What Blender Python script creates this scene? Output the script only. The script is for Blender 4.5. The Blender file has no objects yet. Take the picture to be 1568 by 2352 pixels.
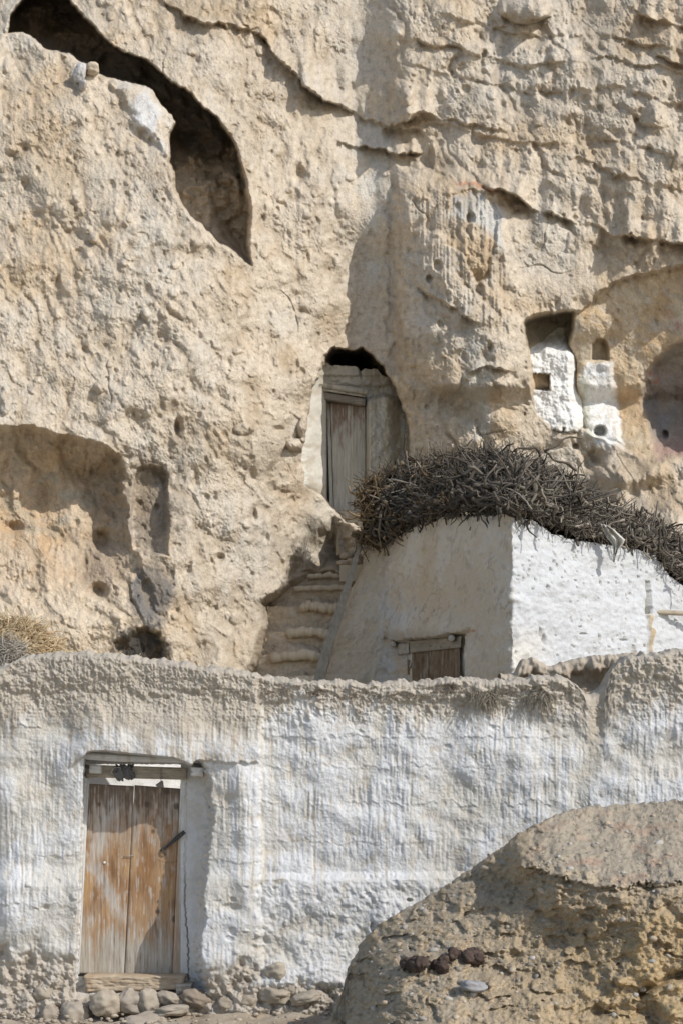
import bpy, math, random
import numpy as np
from math import radians

# ------------------------------------------------------------------ camera, sky, sun, exposure
S = bpy.context.scene
COL = S.collection
K = 0.4036 / 1568.0            # metres per picture unit, per metre of distance
UC, VH = 784.0, 1750.0         # picture centre line and eye level (picture is 1568 x 2352 units)

cam_d = bpy.data.cameras.new('camera')
cam = bpy.data.objects.new('camera', cam_d)
COL.objects.link(cam)
cam_d.sensor_fit = 'HORIZONTAL'
cam_d.sensor_width = 36.0
cam_d.lens = 36.0 / 0.4036
cam_d.shift_y = (VH - 1176.0) / 1568.0
cam_d.clip_start, cam_d.clip_end = 0.1, 3000.0
cam.rotation_euler = (radians(90), 0, 0)
S.camera = cam

SUN = np.array([1.42, -0.98, 1.34]); SUN = SUN / np.linalg.norm(SUN)
sun_el = math.asin(SUN[2]); sun_az = math.atan2(SUN[0], SUN[1])
W = bpy.data.worlds.new('World'); S.world = W
W.use_nodes = True
nt = W.node_tree
bg = nt.nodes['Background']
sky = nt.nodes.new('ShaderNodeTexSky')
sky.sky_type = 'NISHITA'; sky.sun_disc = False
sky.sun_elevation = sun_el; sky.sun_rotation = sun_az
sky.altitude = 1500; sky.air_density = 1.0; sky.dust_density = 2.5
wb = nt.nodes.new('ShaderNodeMix'); wb.data_type = 'RGBA'; wb.blend_type = 'MULTIPLY'; wb.inputs[0].default_value = 1.0
wb.inputs[7].default_value = (1.06, 0.985, 0.89, 1)      # daylight white balance
nt.links.new(sky.outputs[0], wb.inputs[6]); nt.links.new(wb.outputs[2], bg.inputs[0])
bg.inputs[1].default_value = 0.15
sd = bpy.data.lights.new('sun', 'SUN'); so = bpy.data.objects.new('sun', sd)
COL.objects.link(so)
sd.energy = 2.95; sd.angle = radians(0.53); sd.color = (1.0, 0.95, 0.87)
from mathutils import Vector
so.rotation_euler = Vector(SUN).to_track_quat('Z', 'Y').to_euler()
so.location = (20, -10, 20)
S.view_settings.view_transform = 'Standard'
S.view_settings.look = 'None'
S.view_settings.gamma = 1.0
S.view_settings.exposure = 0.20

# ------------------------------------------------------------------ numeric helpers
def s_of(Y): return K * Y
def P(u, v, Y):
    """world point seen at picture position (u, v) at distance Y"""
    return ((u - UC) * K * Y, Y, (VH - v) * K * Y)
def sm(a, b, x):
    t = np.clip((x - a) / (b - a + 1e-9), 0, 1)
    return t * t * (3 - 2 * t)
def lerp(a, b, t): return a + (b - a) * t
def gauss(x, w): return np.exp(-(x / w) ** 2)

_tab = {}
def _table(seed):
    if seed not in _tab:
        r = np.random.RandomState(seed)
        p = r.permutation(512).astype(np.int32)
        a = r.rand(512) * 2 * np.pi
        _tab[seed] = (p, np.cos(a).astype(np.float32), np.sin(a).astype(np.float32))
    return _tab[seed]
def perlin(x, y, seed=0):
    p, gx, gy = _table(seed)
    x = np.asarray(x, np.float32); y = np.asarray(y, np.float32)
    xi = np.floor(x).astype(np.int32); yi = np.floor(y).astype(np.int32)
    xf = x - xi; yf = y - yi
    u = xf * xf * xf * (xf * (xf * 6 - 15) + 10); v = yf * yf * yf * (yf * (yf * 6 - 15) + 10)
    def g(ix, iy, dx, dy):
        h = p[(p[ix & 511] + iy) & 511]
        return gx[h] * dx + gy[h] * dy
    a = g(xi, yi, xf, yf); b = g(xi + 1, yi, xf - 1, yf)
    c = g(xi, yi + 1, xf, yf - 1); d = g(xi + 1, yi + 1, xf - 1, yf - 1)
    return (lerp(lerp(a, b, u), lerp(c, d, u), v)) * 1.5
def fbm(x, y, seed=0, oct=4, gain=0.5, lac=2.03):
    r = 0; a = 1.0
    for i in range(oct):
        r = r + a * perlin(x * lac ** i + 17.3 * i, y * lac ** i - 9.1 * i, seed + i)
        a *= gain
    return r
def ridged(x, y, seed=0, oct=3):
    r = 0; a = 1.0
    for i in range(oct):
        r = r + a * (1 - 2 * np.abs(perlin(x * 2 ** i, y * 2 ** i, seed + i)))
        a *= 0.5
    return r
def perlin3(x, y, z, seed=0):
    # three rotated 2D fields, good enough for small lumps
    return (perlin(x + 0.37 * z, y - 0.21 * z, seed) + perlin(y + 0.29 * x + 5.3, z + 0.17 * x, seed + 1)
            + perlin(z - 0.33 * y - 3.1, x + 0.25 * y, seed + 2)) * 0.6

def poly_sdf(U, V, pts):
    """signed distance, positive inside"""
    pts = np.array(pts, np.float32); n = len(pts)
    d2 = np.full(U.shape, 1e12, np.float32); inside = np.zeros(U.shape, bool)
    for i in range(n):
        x0, y0 = pts[i]; x1, y1 = pts[(i + 1) % n]
        ex, ey = x1 - x0, y1 - y0
        wx, wy = U - x0, V - y0
        t = np.clip((wx * ex + wy * ey) / (ex * ex + ey * ey + 1e-9), 0, 1)
        d2 = np.minimum(d2, (wx - t * ex) ** 2 + (wy - t * ey) ** 2)
        if y0 != y1:
            cond = ((y0 > V) != (y1 > V)) & (U < (x1 - x0) * (V - y0) / (y1 - y0) + x0)
            inside ^= cond
    d = np.sqrt(d2)
    return np.where(inside, d, -d)
def line_dist(U, V, pts):
    pts = np.array(pts, np.float32)
    d2 = np.full(U.shape, 1e12, np.float32)
    for i in range(len(pts) - 1):
        x0, y0 = pts[i]; x1, y1 = pts[i + 1]
        ex, ey = x1 - x0, y1 - y0
        wx, wy = U - x0, V - y0
        t = np.clip((wx * ex + wy * ey) / (ex * ex + ey * ey + 1e-9), 0, 1)
        d2 = np.minimum(d2, (wx - t * ex) ** 2 + (wy - t * ey) ** 2)
    return np.sqrt(d2)
def curve(x, pts):
    pts = sorted(pts)
    return np.interp(x, [p[0] for p in pts], [p[1] for p in pts])
def scurve(x, pts, w=18):
    """slightly smoothed polyline"""
    return (curve(x - w, pts) + curve(x, pts) * 2 + curve(x + w, pts)) / 4

def tps(U, V, ctrl):
    """thin plate spline through (u, v, value) control points, evaluated coarsely then upsampled"""
    c = np.array(ctrl, float)
    X = c[:, :2] / 1000.0; f = c[:, 2]; n = len(X)
    def ker(r2): return 0.5 * r2 * np.log(r2 + 1e-12)
    D = ((X[:, None] - X[None]) ** 2).sum(-1)
    A = np.zeros((n + 3, n + 3)); A[:n, :n] = ker(D) + np.eye(n) * 2e-4
    A[:n, n] = 1; A[:n, n + 1:] = X; A[n, :n] = 1; A[n + 1:, :n] = X.T
    w = np.linalg.solve(A, np.concatenate([f, np.zeros(3)]))
    u0, u1, v0, v1 = U.min(), U.max(), V.min(), V.max()
    cu = np.linspace(u0, u1, 120); cv = np.linspace(v0, v1, 120)
    CU, CV = np.meshgrid(cu / 1000, cv / 1000)
    R = np.full(CU.shape, w[n]) + w[n + 1] * CU + w[n + 2] * CV
    for i in range(n):
        R += w[i] * ker((CU - X[i, 0]) ** 2 + (CV - X[i, 1]) ** 2)
    fu = np.clip((U - u0) / (u1 - u0) * 119, 0, 118.999); fv = np.clip((V - v0) / (v1 - v0) * 119, 0, 118.999)
    iu = fu.astype(int); iv = fv.astype(int); fu -= iu; fv -= iv
    return (R[iv, iu] * (1 - fu) * (1 - fv) + R[iv, iu + 1] * fu * (1 - fv)
            + R[iv + 1, iu] * (1 - fu) * fv + R[iv + 1, iu + 1] * fu * fv)

def stamp(D, u0, v0, step, cu, cv, ru, rv, amp, kind='soft', ang=0.0):
    """add one pit or cobble to a relief map"""
    R = max(ru, rv) * 1.05
    j0 = max(0, int((cu - R - u0) / step)); j1 = min(D.shape[1], int((cu + R - u0) / step) + 2)
    i0 = max(0, int((cv - R - v0) / step)); i1 = min(D.shape[0], int((cv + R - v0) / step) + 2)
    if j1 <= j0 or i1 <= i0: return
    x = u0 + np.arange(j0, j1) * step - cu; y = v0 + np.arange(i0, i1) * step - cv
    X, Yv = np.meshgrid(x, y)
    if ang:
        c, s = math.cos(ang), math.sin(ang)
        X, Yv = c * X + s * Yv, -s * X + c * Yv
    r2 = (X / ru) ** 2 + (Yv / rv) ** 2
    if kind == 'soft': h = np.clip(1 - r2, 0, 1) ** 2
    elif kind == 'ball': h = np.sqrt(np.clip(1 - r2, 0, 1))
    elif kind == 'chip':                                   # sharp upper edge, fades downwards
        h = np.clip(1 - r2, 0, 1) ** 0.6 * np.clip(0.5 - 0.5 * Yv / rv, 0, 1)
    else: h = np.clip(1.25 - 1.25 * r2, 0, 1)
    D[i0:i1, j0:j1] += (amp * h).astype(D.dtype)

# ------------------------------------------------------------------ mesh helpers
def link(o, parent=None):
    COL.objects.link(o)
    if parent is not None: o.parent = parent
    return o
def mesh_obj(name, verts, faces_flat, loop_total, mat, parent=None, col=None, smooth=True):
    me = bpy.data.meshes.new(name)
    verts = np.asarray(verts, np.float32).reshape(-1, 3)
    faces_flat = np.asarray(faces_flat, np.int32).ravel()
    nf = len(loop_total)
    me.vertices.add(len(verts)); me.vertices.foreach_set('co', verts.ravel())
    me.loops.add(len(faces_flat)); me.loops.foreach_set('vertex_index', faces_flat)
    lt = np.asarray(loop_total, np.int32)
    me.polygons.add(nf)
    me.polygons.foreach_set('loop_start', np.concatenate([[0], np.cumsum(lt)[:-1]]).astype(np.int32))
    me.polygons.foreach_set('use_smooth', np.full(nf, smooth, bool))
    me.update(calc_edges=True)
    if col is not None:
        a = me.color_attributes.new('Col', 'FLOAT_COLOR', 'POINT')
        c = np.ones((len(verts), 4), np.float32); c[:, :3] = np.asarray(col, np.float32).reshape(-1, 3)
        a.data.foreach_set('color', c.ravel())
    me.materials.append(mat)
    o = bpy.data.objects.new(name, me)
    return link(o, parent)
def grid_obj(name, X, Y, Z, mat, parent=None, col=None, keep=None, flip=False):
    h, w = X.shape
    idx = np.arange(h * w).reshape(h, w)
    q = np.stack([idx[:-1, :-1], idx[1:, :-1], idx[1:, 1:], idx[:-1, 1:]], -1)
    if flip: q = q[..., ::-1]
    if keep is not None: q = q[keep[:-1, :-1] & keep[1:, :-1] & keep[1:, 1:] & keep[:-1, 1:]]
    q = q.reshape(-1, 4)
    return mesh_obj(name, np.stack([X, Y, Z], -1), q, np.full(len(q), 4), mat, parent, col)

class MB:
    """collects shapes for one mesh"""
    def __init__(s): s.v = []; s.f = []; s.c = []; s.n = 0
    def add(s, verts, faces, col=(1, 1, 1)):
        verts = np.asarray(verts, float)
        s.v.append(verts); s.f += [[i + s.n for i in f] for f in faces]
        c = np.asarray(col, float)
        s.c.append(np.broadcast_to(c, verts.shape) if c.ndim == 1 else c); s.n += len(verts)
    def tube(s, pts, rad, sides=6, col=(1, 1, 1)):
        pts = np.asarray(pts, float); n = len(pts)
        rad = np.broadcast_to(np.asarray(rad, float), (n,))
        T = np.gradient(pts, axis=0); T /= np.linalg.norm(T, axis=1)[:, None] + 1e-9
        ref = np.array([0.31, 0.22, 0.93]) if abs(T[0] @ np.array([0.31, 0.22, 0.93])) < 0.9 else np.array([1.0, 0, 0])
        N = np.cross(T, ref); N /= np.linalg.norm(N, axis=1)[:, None] + 1e-9
        B = np.cross(T, N)
        a = np.arange(sides) * 2 * np.pi / sides
        ring = pts[:, None] + rad[:, None, None] * (np.cos(a)[None, :, None] * N[:, None] + np.sin(a)[None, :, None] * B[:, None])
        vs = ring.reshape(-1, 3)
        fs = []
        for i in range(n - 1):
            for j in range(sides):
                k = (j + 1) % sides
                fs.append([i * sides + j, i * sides + k, (i + 1) * sides + k, (i + 1) * sides + j])
        fs.append(list(range(sides))[::-1]); fs.append([(n - 1) * sides + j for j in range(sides)])
        s.add(vs, fs, col)
    def build(s, name, mat, parent=None, smooth=True):
        lt = [len(f) for f in s.f]
        return mesh_obj(name, np.concatenate(s.v), [i for f in s.f for i in f], lt, mat, parent, np.concatenate(s.c), smooth)

def sphere_dirs(nu=40, nv=24):
    th = np.linspace(0, np.pi, nv); ph = np.linspace(0, 2 * np.pi, nu, endpoint=False)
    return th, ph
def lump(name, c, size, mat, seed=0, amp=0.15, freq=1.6, power=2.6, rot=(0, 0, 0), col=(1, 1, 1), parent=None, nu=44, nv=26, mb=None, colvar=0.12):
    """a stone-like closed body: super-ellipsoid with noise"""
    from mathutils import Euler
    th, ph = sphere_dirs(nu, nv)
    TH, PH = np.meshgrid(th[1:-1], ph, indexing='ij')
    d = np.stack([np.sin(TH) * np.cos(PH), np.sin(TH) * np.sin(PH), np.cos(TH)], -1).reshape(-1, 3)
    d = np.concatenate([[[0, 0, 1]], d, [[0, 0, -1]]])
    r = (np.abs(d) ** power).sum(1) ** (-1 / power)
    o = seed * 3.71
    n = perlin3(d[:, 0] * freq + o, d[:, 1] * freq - o, d[:, 2] * freq + 2 * o, seed % 50) \
        + 0.45 * perlin3(d[:, 0] * freq * 2.6 - o, d[:, 1] * freq * 2.6, d[:, 2] * freq * 2.6 + o, seed % 50 + 7) \
        + 0.2 * perlin3(d[:, 0] * freq * 7 - o, d[:, 1] * freq * 7, d[:, 2] * freq * 7 + o, seed % 50 + 3)
    r = r * (1 + amp * n)
    v = d * r[:, None] * np.array(size)
    R = np.array(Euler(rot).to_matrix())
    v = v @ R.T + np.array(c)
    m = nv - 2
    f = []
    for j in range(nu): f.append([0, 1 + j, 1 + (j + 1) % nu])
    for i in range(m - 1):
        for j in range(nu):
            k = (j + 1) % nu
            f.append([1 + i * nu + j, 1 + (i + 1) * nu + j, 1 + (i + 1) * nu + k, 1 + i * nu + k])
    last = 1 + m * nu
    for j in range(nu): f.append([1 + (m - 1) * nu + j, last, 1 + (m - 1) * nu + (j + 1) % nu])
    cc = np.array(col)[None] * (1 + colvar * n[:, None])
    if mb is not None:
        mb.add(v, f, cc); return None
    b = MB(); b.add(v, f, cc)
    return b.build(name, mat, parent)

def slab(name, c4, Y, thick, mat, parent=None, nu=40, nv=80, colf=None, disp=None, round_=0.006):
    """a board: front face bilinear between picture corners (tl, tr, br, bl) at distance Y (number or per corner), with real thickness"""
    c4 = np.array(c4, float); Y4 = np.broadcast_to(np.asarray(Y, float), (4,))
    a, b = np.meshgrid(np.linspace(0, 1, nu), np.linspace(0, 1, nv))
    bil = lambda q: (q[0] * (1 - a) * (1 - b) + q[1] * a * (1 - b) + q[2] * a * b + q[3] * (1 - a) * b)
    U = bil(c4[:, 0]); V = bil(c4[:, 1]); YY = bil(Y4)
    col = colf(U, V) if colf else np.ones(U.shape + (3,))
    edge = np.minimum(np.minimum(a, 1 - a) * nu, np.minimum(b, 1 - b) * nv)
    YF = YY + (round_ * np.clip(1 - edge / 1.5, 0, 1))
    if disp is not None: YF = YF + disp(U, V)
    X, Yw, Z = P(U, V, YF)
    Xs, _, Zs = P(U, V, YY)          # keep outline fixed in the board's own plane
    front = np.stack([Xs, YF, Zs], -1).reshape(-1, 3)
    back = np.stack([Xs, YY + thick, Zs], -1).reshape(-1, 3)
    idx = np.arange(nu * nv).reshape(nv, nu)
    q = np.stack([idx[:-1, :-1], idx[1:, :-1], idx[1:, 1:], idx[:-1, 1:]], -1).reshape(-1, 4)
    rim = np.concatenate([idx[0, :], idx[1:, -1], idx[-1, -2::-1], idx[-2:0:-1, 0]])
    n = nu * nv
    # back is one n-gon made of the rim
    fr = []; k = len(rim)
    for i in range(k):
        r0, r1 = rim[i], rim[(i + 1) % k]
        fr.append([r0, r1, n + (i + 1) % k, n + i])
    fl = q.ravel().tolist(); lt = [4] * len(q)
    for f in fr: fl += f; lt.append(4)
    fl += [n + i for i in range(k)]; lt.append(k)
    verts = np.concatenate([front, back[rim]])
    c = np.concatenate([col.reshape(-1, 3), col.reshape(-1, 3)[rim]])
    return mesh_obj(name, verts, fl, lt, mat, parent, c)

def tag(o, label=None, cat=None, group=None, kind=None):
    if label: o['label'] = label
    if cat: o['category'] = cat
    if group: o['group'] = group
    if kind: o['kind'] = kind
    return o
def empty(name, loc, label, cat, group=None):
    o = bpy.data.objects.new(name, None); link(o)
    o.location = loc; o.empty_display_size = 0.2
    tag(o, label, cat, group)
    bpy.context.view_layer.update()
    return o
def adopt(parent):
    """children are modelled in world space; keep them where they are"""
    bpy.context.view_layer.update()
    inv = parent.matrix_world.inverted()
    for ch in list(parent.children): ch.matrix_parent_inverse = inv

# ------------------------------------------------------------------ materials
def material(name, rough=0.95, bump=((90, 8, 0.6, 0.004),), var=((35, 0.10),), stretch=None, spec=0.15, attr=True, base=(0.5, 0.5, 0.5)):
    m = bpy.data.materials.new(name); m.use_nodes = True
    t = m.node_tree; N = t.nodes; L = t.links
    bs = N['Principled BSDF']
    bs.inputs['Roughness'].default_value = rough
    bs.inputs['Specular IOR Level'].default_value = spec
    tc = N.new('ShaderNodeTexCoord')
    vec = tc.outputs['Object']
    if stretch:
        mp = N.new('ShaderNodeMapping'); mp.inputs['Scale'].default_value = stretch
        L.new(vec, mp.inputs['Vector']); vec = mp.outputs[0]
    if attr:
        at = N.new('ShaderNodeAttribute'); at.attribute_name = 'Col'; c = at.outputs['Color']
    else:
        rgb = N.new('ShaderNodeRGB'); rgb.outputs[0].default_value = (*base, 1); c = rgb.outputs[0]
    for sc, amt in var:
        nz = N.new('ShaderNodeTexNoise'); nz.inputs['Scale'].default_value = sc
        nz.inputs['Detail'].default_value = 6; nz.inputs['Roughness'].default_value = 0.65
        L.new(vec, nz.inputs['Vector'])
        mr = N.new('ShaderNodeMapRange'); mr.inputs['From Min'].default_value = 0.25; mr.inputs['From Max'].default_value = 0.75
        mr.inputs['To Min'].default_value = 1 - amt; mr.inputs['To Max'].default_value = 1 + amt
        L.new(nz.outputs['Fac'], mr.inputs['Value'])
        mx = N.new('ShaderNodeMix'); mx.data_type = 'RGBA'; mx.blend_type = 'MULTIPLY'; mx.inputs[0].default_value = 1
        L.new(c, mx.inputs[6]); L.new(mr.outputs[0], mx.inputs[7]); c = mx.outputs[2]
    L.new(c, bs.inputs['Base Color'])
    prev = None
    for sc, det, stg, dist in bump:
        nz = N.new('ShaderNodeTexNoise'); nz.inputs['Scale'].default_value = sc
        nz.inputs['Detail'].default_value = det; nz.inputs['Roughness'].default_value = 0.6
        L.new(vec, nz.inputs['Vector'])
        bp = N.new('ShaderNodeBump'); bp.inputs['Strength'].default_value = stg; bp.inputs['Distance'].default_value = dist
        L.new(nz.outputs['Fac'], bp.inputs['Height'])
        if prev: L.new(prev, bp.inputs['Normal'])
        prev = bp.outputs[0]
    if prev: L.new(prev, bs.inputs['Normal'])
    return m

M_ROCK = material('rock', bump=((34, 6, 0.75, 0.022), (80, 5, 0.8, 0.012)), var=((14, 0.08), (40, 0.16), (95, .16)))
M_CRAG = material('gravelly_rock', bump=((34, 5, 0.5, 0.022), (95, 5, 0.9, 0.013)), var=((20, 0.08), (85, 0.20)))
M_MUD = material('mud_plaster', bump=((50, 6, 0.55, 0.012), (150, 5, 0.6, 0.005)), var=((12, 0.06), (90, 0.10)))
M_GROUND = material('soil', bump=((30, 6, 0.6, 0.02), (160, 4, 0.6, 0.006)), var=((10, 0.1), (90, 0.14)))
M_STONE = material('stone', bump=((60, 6, 0.4, 0.006), (260, 3, 0.4, 0.002)), var=((18, 0.08), (110, 0.10)))
M_WOOD = material('wood', rough=0.8, bump=((70, 6, 0.8, 0.004),), var=((45, 0.28), (150, 0.22)), stretch=(1, 1, 0.07), spec=0.25)
M_BEAM = material('beam_wood', rough=0.85, bump=((50, 6, 0.5, 0.004),), var=((30, 0.12), (120, 0.16)), stretch=(0.09, 0.3, 1), spec=0.2)
M_TWIG = material('twigs', rough=0.9, bump=(), var=((40, 0.18),), spec=0.15)
M_STRAW = material('straw', rough=0.7, bump=(), var=((50, 0.15),), spec=0.25)
M_DUNG = material('dung', rough=0.95, bump=((70, 6, 0.7, 0.012),), var=((60, 0.2),))
M_IRON = material('iron', rough=0.7, bump=((150, 4, 0.4, 0.002),), var=((90, 0.25),), spec=0.3)
M_CLOTH = material('cloth', rough=0.95, bump=((120, 4, 0.3, 0.003),), var=((40, 0.12),))

def mixc(C, col, m):
    """blend a colour into an H x W x 3 map with mask m"""
    return C * (1 - m[..., None]) + np.array(col, np.float32) * m[..., None]

# ================================================================== CLIFF
def build_cliff():
    st = 1.9
    u0, v0 = -250.0, -250.0
    us = np.arange(u0, 1990, st, dtype=np.float32); vs = np.arange(v0, 1730, st, dtype=np.float32)
    U, V = np.meshgrid(us, vs)
    ctrl = [
        (-250, -250, 20.6), (300, -250, 20.7), (820, -250, 21.0), (1300, -250, 20.8), (1830, -250, 20.3),
        (-250, 200, 19.2), (0, 200, 19.0), (0, 500, 18.3), (0, 800, 17.7), (0, 960, 17.35), (-250, 960, 17.2),
        (200, 300, 18.75), (250, 600, 18.15), (250, 850, 17.75), (450, 700, 18.2), (450, 900, 18.0), (450, 1100, 17.85),
        (450, 1300, 17.75), (450, 1500, 17.6), (200, 1100, 17.5), (0, 1200, 17.3), (0, 1500, 16.9), (200, 1500, 17.1), (-250, 1500, 16.7),
        (600, 760, 18.75), (600, 1000, 18.4), (560, 1200, 18.15), (680, 1000, 18.95), (690, 1150, 19.0),
        (300, 0, 20.0), (600, 0, 20.2), (600, 300, 19.75), (620, 520, 19.3), (700, 680, 19.3),
        (820, 0, 20.55), (820, 300, 20.25), (840, 600, 19.95), (840, 780, 19.9), (740, 450, 19.6), (720, 800, 19.2),
        (1000, 0, 20.3), (1300, 0, 20.2), (1568, 0, 19.9), (1100, 250, 19.95), (1400, 300, 19.7), (1568, 400, 19.5),
        (960, 500, 19.55), (1080, 500, 19.45), (1080, 700, 19.25), (960, 760, 19.48), (1080, 900, 19.2), (1080, 1040, 19.2), (1180, 700, 19.2), (1190, 1000, 19.1),
        (1400, 600, 19.45), (1568, 620, 19.3), (1830, 600, 19.1), (1830, 200, 19.6),
        (1300, 1080, 19.4), (1450, 1100, 19.0), (1568, 1130, 18.9), (1500, 1300, 18.3), (1830, 1200, 18.5), (1350, 1230, 18.8),
        (1200, 1300, 19.2), (950, 1250, 19.8), (900, 1700, 19.8), (1500, 1700, 19.2), (600, 1700, 17.7), (0, 1730, 16.9), (-250, 1730, 16.7), (1830, 1730, 19.0),
    ]
    D = tps(U, V, ctrl).astype(np.float32)
    big = fbm(U / 380, V / 330, 3, 3)
    med = fbm(U / 110, V / 95, 11, 3)
    wob = fbm(U / 60, V / 60, 21, 3) * 9 + fbm(U / 16, V / 16, 25, 2) * 3.2
    wob2 = fbm(U / 60, V / 60, 31, 3) * 9 + fbm(U / 16, V / 16, 35, 2) * 3.2
    Uw, Vw = U + wob, V + wob2

    # ---- soft forms
    smooth = np.zeros_like(U)              # 0 rough .. 1 smooth-worn
    chim = gauss(U - scurve(V, [(-250, 815), (200, 830), (500, 862), (790, 856)]) - 20 * perlin(V / 170, V * 0, 9), 66) * sm(870, 700, V)
    chim = chim * (1 + .35 * fbm(U / 120, V / 160, 7, 3)); D += 0.22 * np.clip(chim, 0, 1.3) * (0.85 - 0.25 * sm(250, 450, V))
    D -= 0.08 * gauss(Uw - scurve(V, [(-250, 925), (300, 925), (430, 925), (800, 915)]), 46) * sm(860, 780, V)
    smooth = np.maximum(smooth, chim * 0.9)
    # rib on the far left of the chimney and narrow rill
    D += 0.09 * gauss(Uw - scurve(V, [(380, 905), (600, 897), (900, 905)]), 11) * sm(380, 440, V) * sm(880, 800, V)
    D += 0.10 * gauss(Uw - scurve(V, [(400, 760), (560, 770), (640, 745)]), 14) * sm(360, 420, V) * sm(680, 600, V)

    # ---- ledges: rock hangs out above the line, drops in below it
    def ledge(pts, amp, up, below, u_a, u_b, soft=4.0, fade=60):
        nonlocal D
        L = scurve(Uw, pts, 8)
        m = sm(u_a - fade, u_a, U) * sm(u_b + fade, u_b, U)
        d = Vw - L                                   # >0 below the line
        m = m * np.clip(.75 + 1.1 * perlin(U / 75 + amp * 90, V / 200, 95) + .5 * perlin(U / 28, V / 90 + amp * 50, 97), .08, 1.6)
        D -= amp * m * np.exp(-np.clip(-d, 0, None) / up) * sm(soft, -soft, d)
        D += below * m * np.exp(-np.clip(d, 0, None) / (up * 0.7)) * sm(-soft, soft, d)
    ledge([(560, 40), (620, 110), (700, 200), (790, 245), (880, 290), (960, 262)], .30, 75, .12, 600, 950)
    ledge([(940, 262), (1000, 268), (1060, 285), (1170, 300)], .10, 40, .05, 950, 1120)
    ledge([(780, 325), (860, 345), (910, 352), (960, 350)], .16, 22, .10, 800, 945, 3, 30)
    ledge([(930, 395), (1040, 420), (1150, 436), (1250, 487), (1400, 532), (1500, 552), (1600, 562), (1830, 600)], .26, 85, .16, 1150, 1900)
    ledge([(1200, 345), (1300, 355), (1420, 400), (1568, 440), (1830, 470)], .06, 30, .03, 1240, 1700, 4, 90)
    ledge([(380, 0), (440, 48), (520, 62), (600, 60)], .14, 40, .06, 400, 560, 4, 50)
    ledge([(1130, 60), (1200, 48), (1260, 35)], .22, 45, .10, 1150, 1240, 4, 30)
    ledge([(1440, 20), (1500, 45), (1568, 60)], .22, 45, .10, 1480, 1700, 4, 50)
    ledge([(1500, 130), (1568, 150), (1700, 170)], .12, 40, .08, 1530, 1700, 4, 40)
    ledge([(960, 655), (1020, 690), (1090, 740), (1120, 750)], .10, 40, .05, 980, 1090, 4, 40)
    ledge([(1060, 860), (1130, 845), (1180, 850)], .10, 35, .05, 1090, 1150, 4, 30)
    # diagonal strata in the upper right
    for i, (a, b, amp) in enumerate([(150, 60, .06), (210, 130, .05), (330, 250, .05), (80, 10, .06)]):
        ledge([(950, a - 60), (1200, a), (1400, b + 70), (1568, b + 110)], amp, 45, .03, 1000 + 30 * i, 1600, 5, 120)

    # broken pocket under the crossing of the ledges
    bx = poly_sdf(Uw, Vw, [(872, 300), (905, 288), (958, 288), (1000, 318), (992, 396), (940, 412), (905, 372), (868, 352)])
    D += .20 * sm(-2, 14, bx) * (.7 + .5 * med)
    D -= .10 * gauss(Uw - 912, 34) * gauss(Vw - 335, 26)
    # ---- pillar face with rain-cut flutes
    pil = sm(0, 60, poly_sdf(Uw, Vw, [(930, 430), (1010, 405), (1140, 430), (1185, 520), (1215, 700), (1225, 1000), (1200, 1080), (960, 1080), (930, 900), (900, 700)]))
    D -= 0.06 * pil
    D -= 0.20 * sm(896, 936, Uw + 14 * med) * sm(1235, 1120, U) * sm(380, 440, V) * sm(1180, 1060, V)
    D -= 0.10 * np.clip(1 - ((U - 735) / 55) ** 2, 0, 1) * sm(380, 460, V) * sm(800, 700, V)
    fl = perlin(U / 13 + 0.35 * perlin(U / 60, V / 60, 77), V / 210, 41) + 0.7 * perlin(U / 6.5, V / 120, 43) + 0.5 * perlin(U / 24, V / 160, 45)
    flm = sm(0, 50, poly_sdf(Uw, Vw, [(925, 400), (1150, 430), (1190, 560), (1205, 760), (1190, 820), (1060, 760), (980, 700), (915, 600)]))
    D += 0.026 * fl * flm
    # peeled plaster patch high on the pillar
    pp = sm(-2, 5, poly_sdf(U + wob * .6, V + wob2 * .6, [(1035, 445), (1080, 432), (1130, 450), (1150, 500), (1135, 560), (1125, 640), (1090, 650), (1060, 585), (1020, 560), (1030, 490)]))
    D += 0.05 * pp
    for (cu, cv, r) in [(1100, 665, 13), (1080, 500, 12), (1005, 610, 12), (985, 640, 9)]:
        stamp(D, u0, v0, st, cu, cv, r, r * 1.25, 0.10, 'flat')

    # general vertical weathering
    vert = perlin(U / 17, V / 120, 51) + 0.6 * perlin(U / 8, V / 60, 53)
    vmask = 0.35 + 0.65 * sm(-.1, .5, fbm(U / 300, V / 300, 57, 2))
    smooth = np.maximum(smooth, 0.75 * sm(0, 60, poly_sdf(Uw, Vw, [(1190, 560), (1568, 590), (1900, 600), (1900, 760), (1420, 690), (1330, 700), (1215, 730)])))

    # ---- upper-left cave
    cave = [(18, 74), (24, 35), (48, 4), (80, -30), (140, -20), (190, 32), (225, 70), (262, 108), (330, 138), (375, 172), (408, 196), (440, 212),
            (468, 245), (500, 272), (530, 310), (552, 360), (566, 420), (576, 490), (572, 560), (577, 606), (556, 592), (526, 570), (498, 552), (468, 520), (440, 495), (412, 462),
            (402, 430), (400, 395), (386, 372), (388, 320), (401, 280), (388, 258), (372, 240), (356, 206), (300, 190), (262, 176), (228, 168), (205, 148), (185, 138), (160, 122), (120, 118), (80, 88), (50, 76)]
    dc = poly_sdf(U + wob * .55, V + wob2 * .55, cave)
    D += 1.35 * sm(-3, 4 + 8 * sm(490, 560, U), dc) + 0.25 * sm(0, 30, dc) * med
    D += .05 * fbm(U / 30, V / 16, 91, 3) * sm(10, 40, dc)
    D -= 0.10 * np.exp(-np.clip(-dc, 0, None) / 40) * sm(2, -6, dc) * (sm(300, 100, V) * 0 + 1) * sm(30, -30, U - (V * 0.9 + 150))
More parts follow.
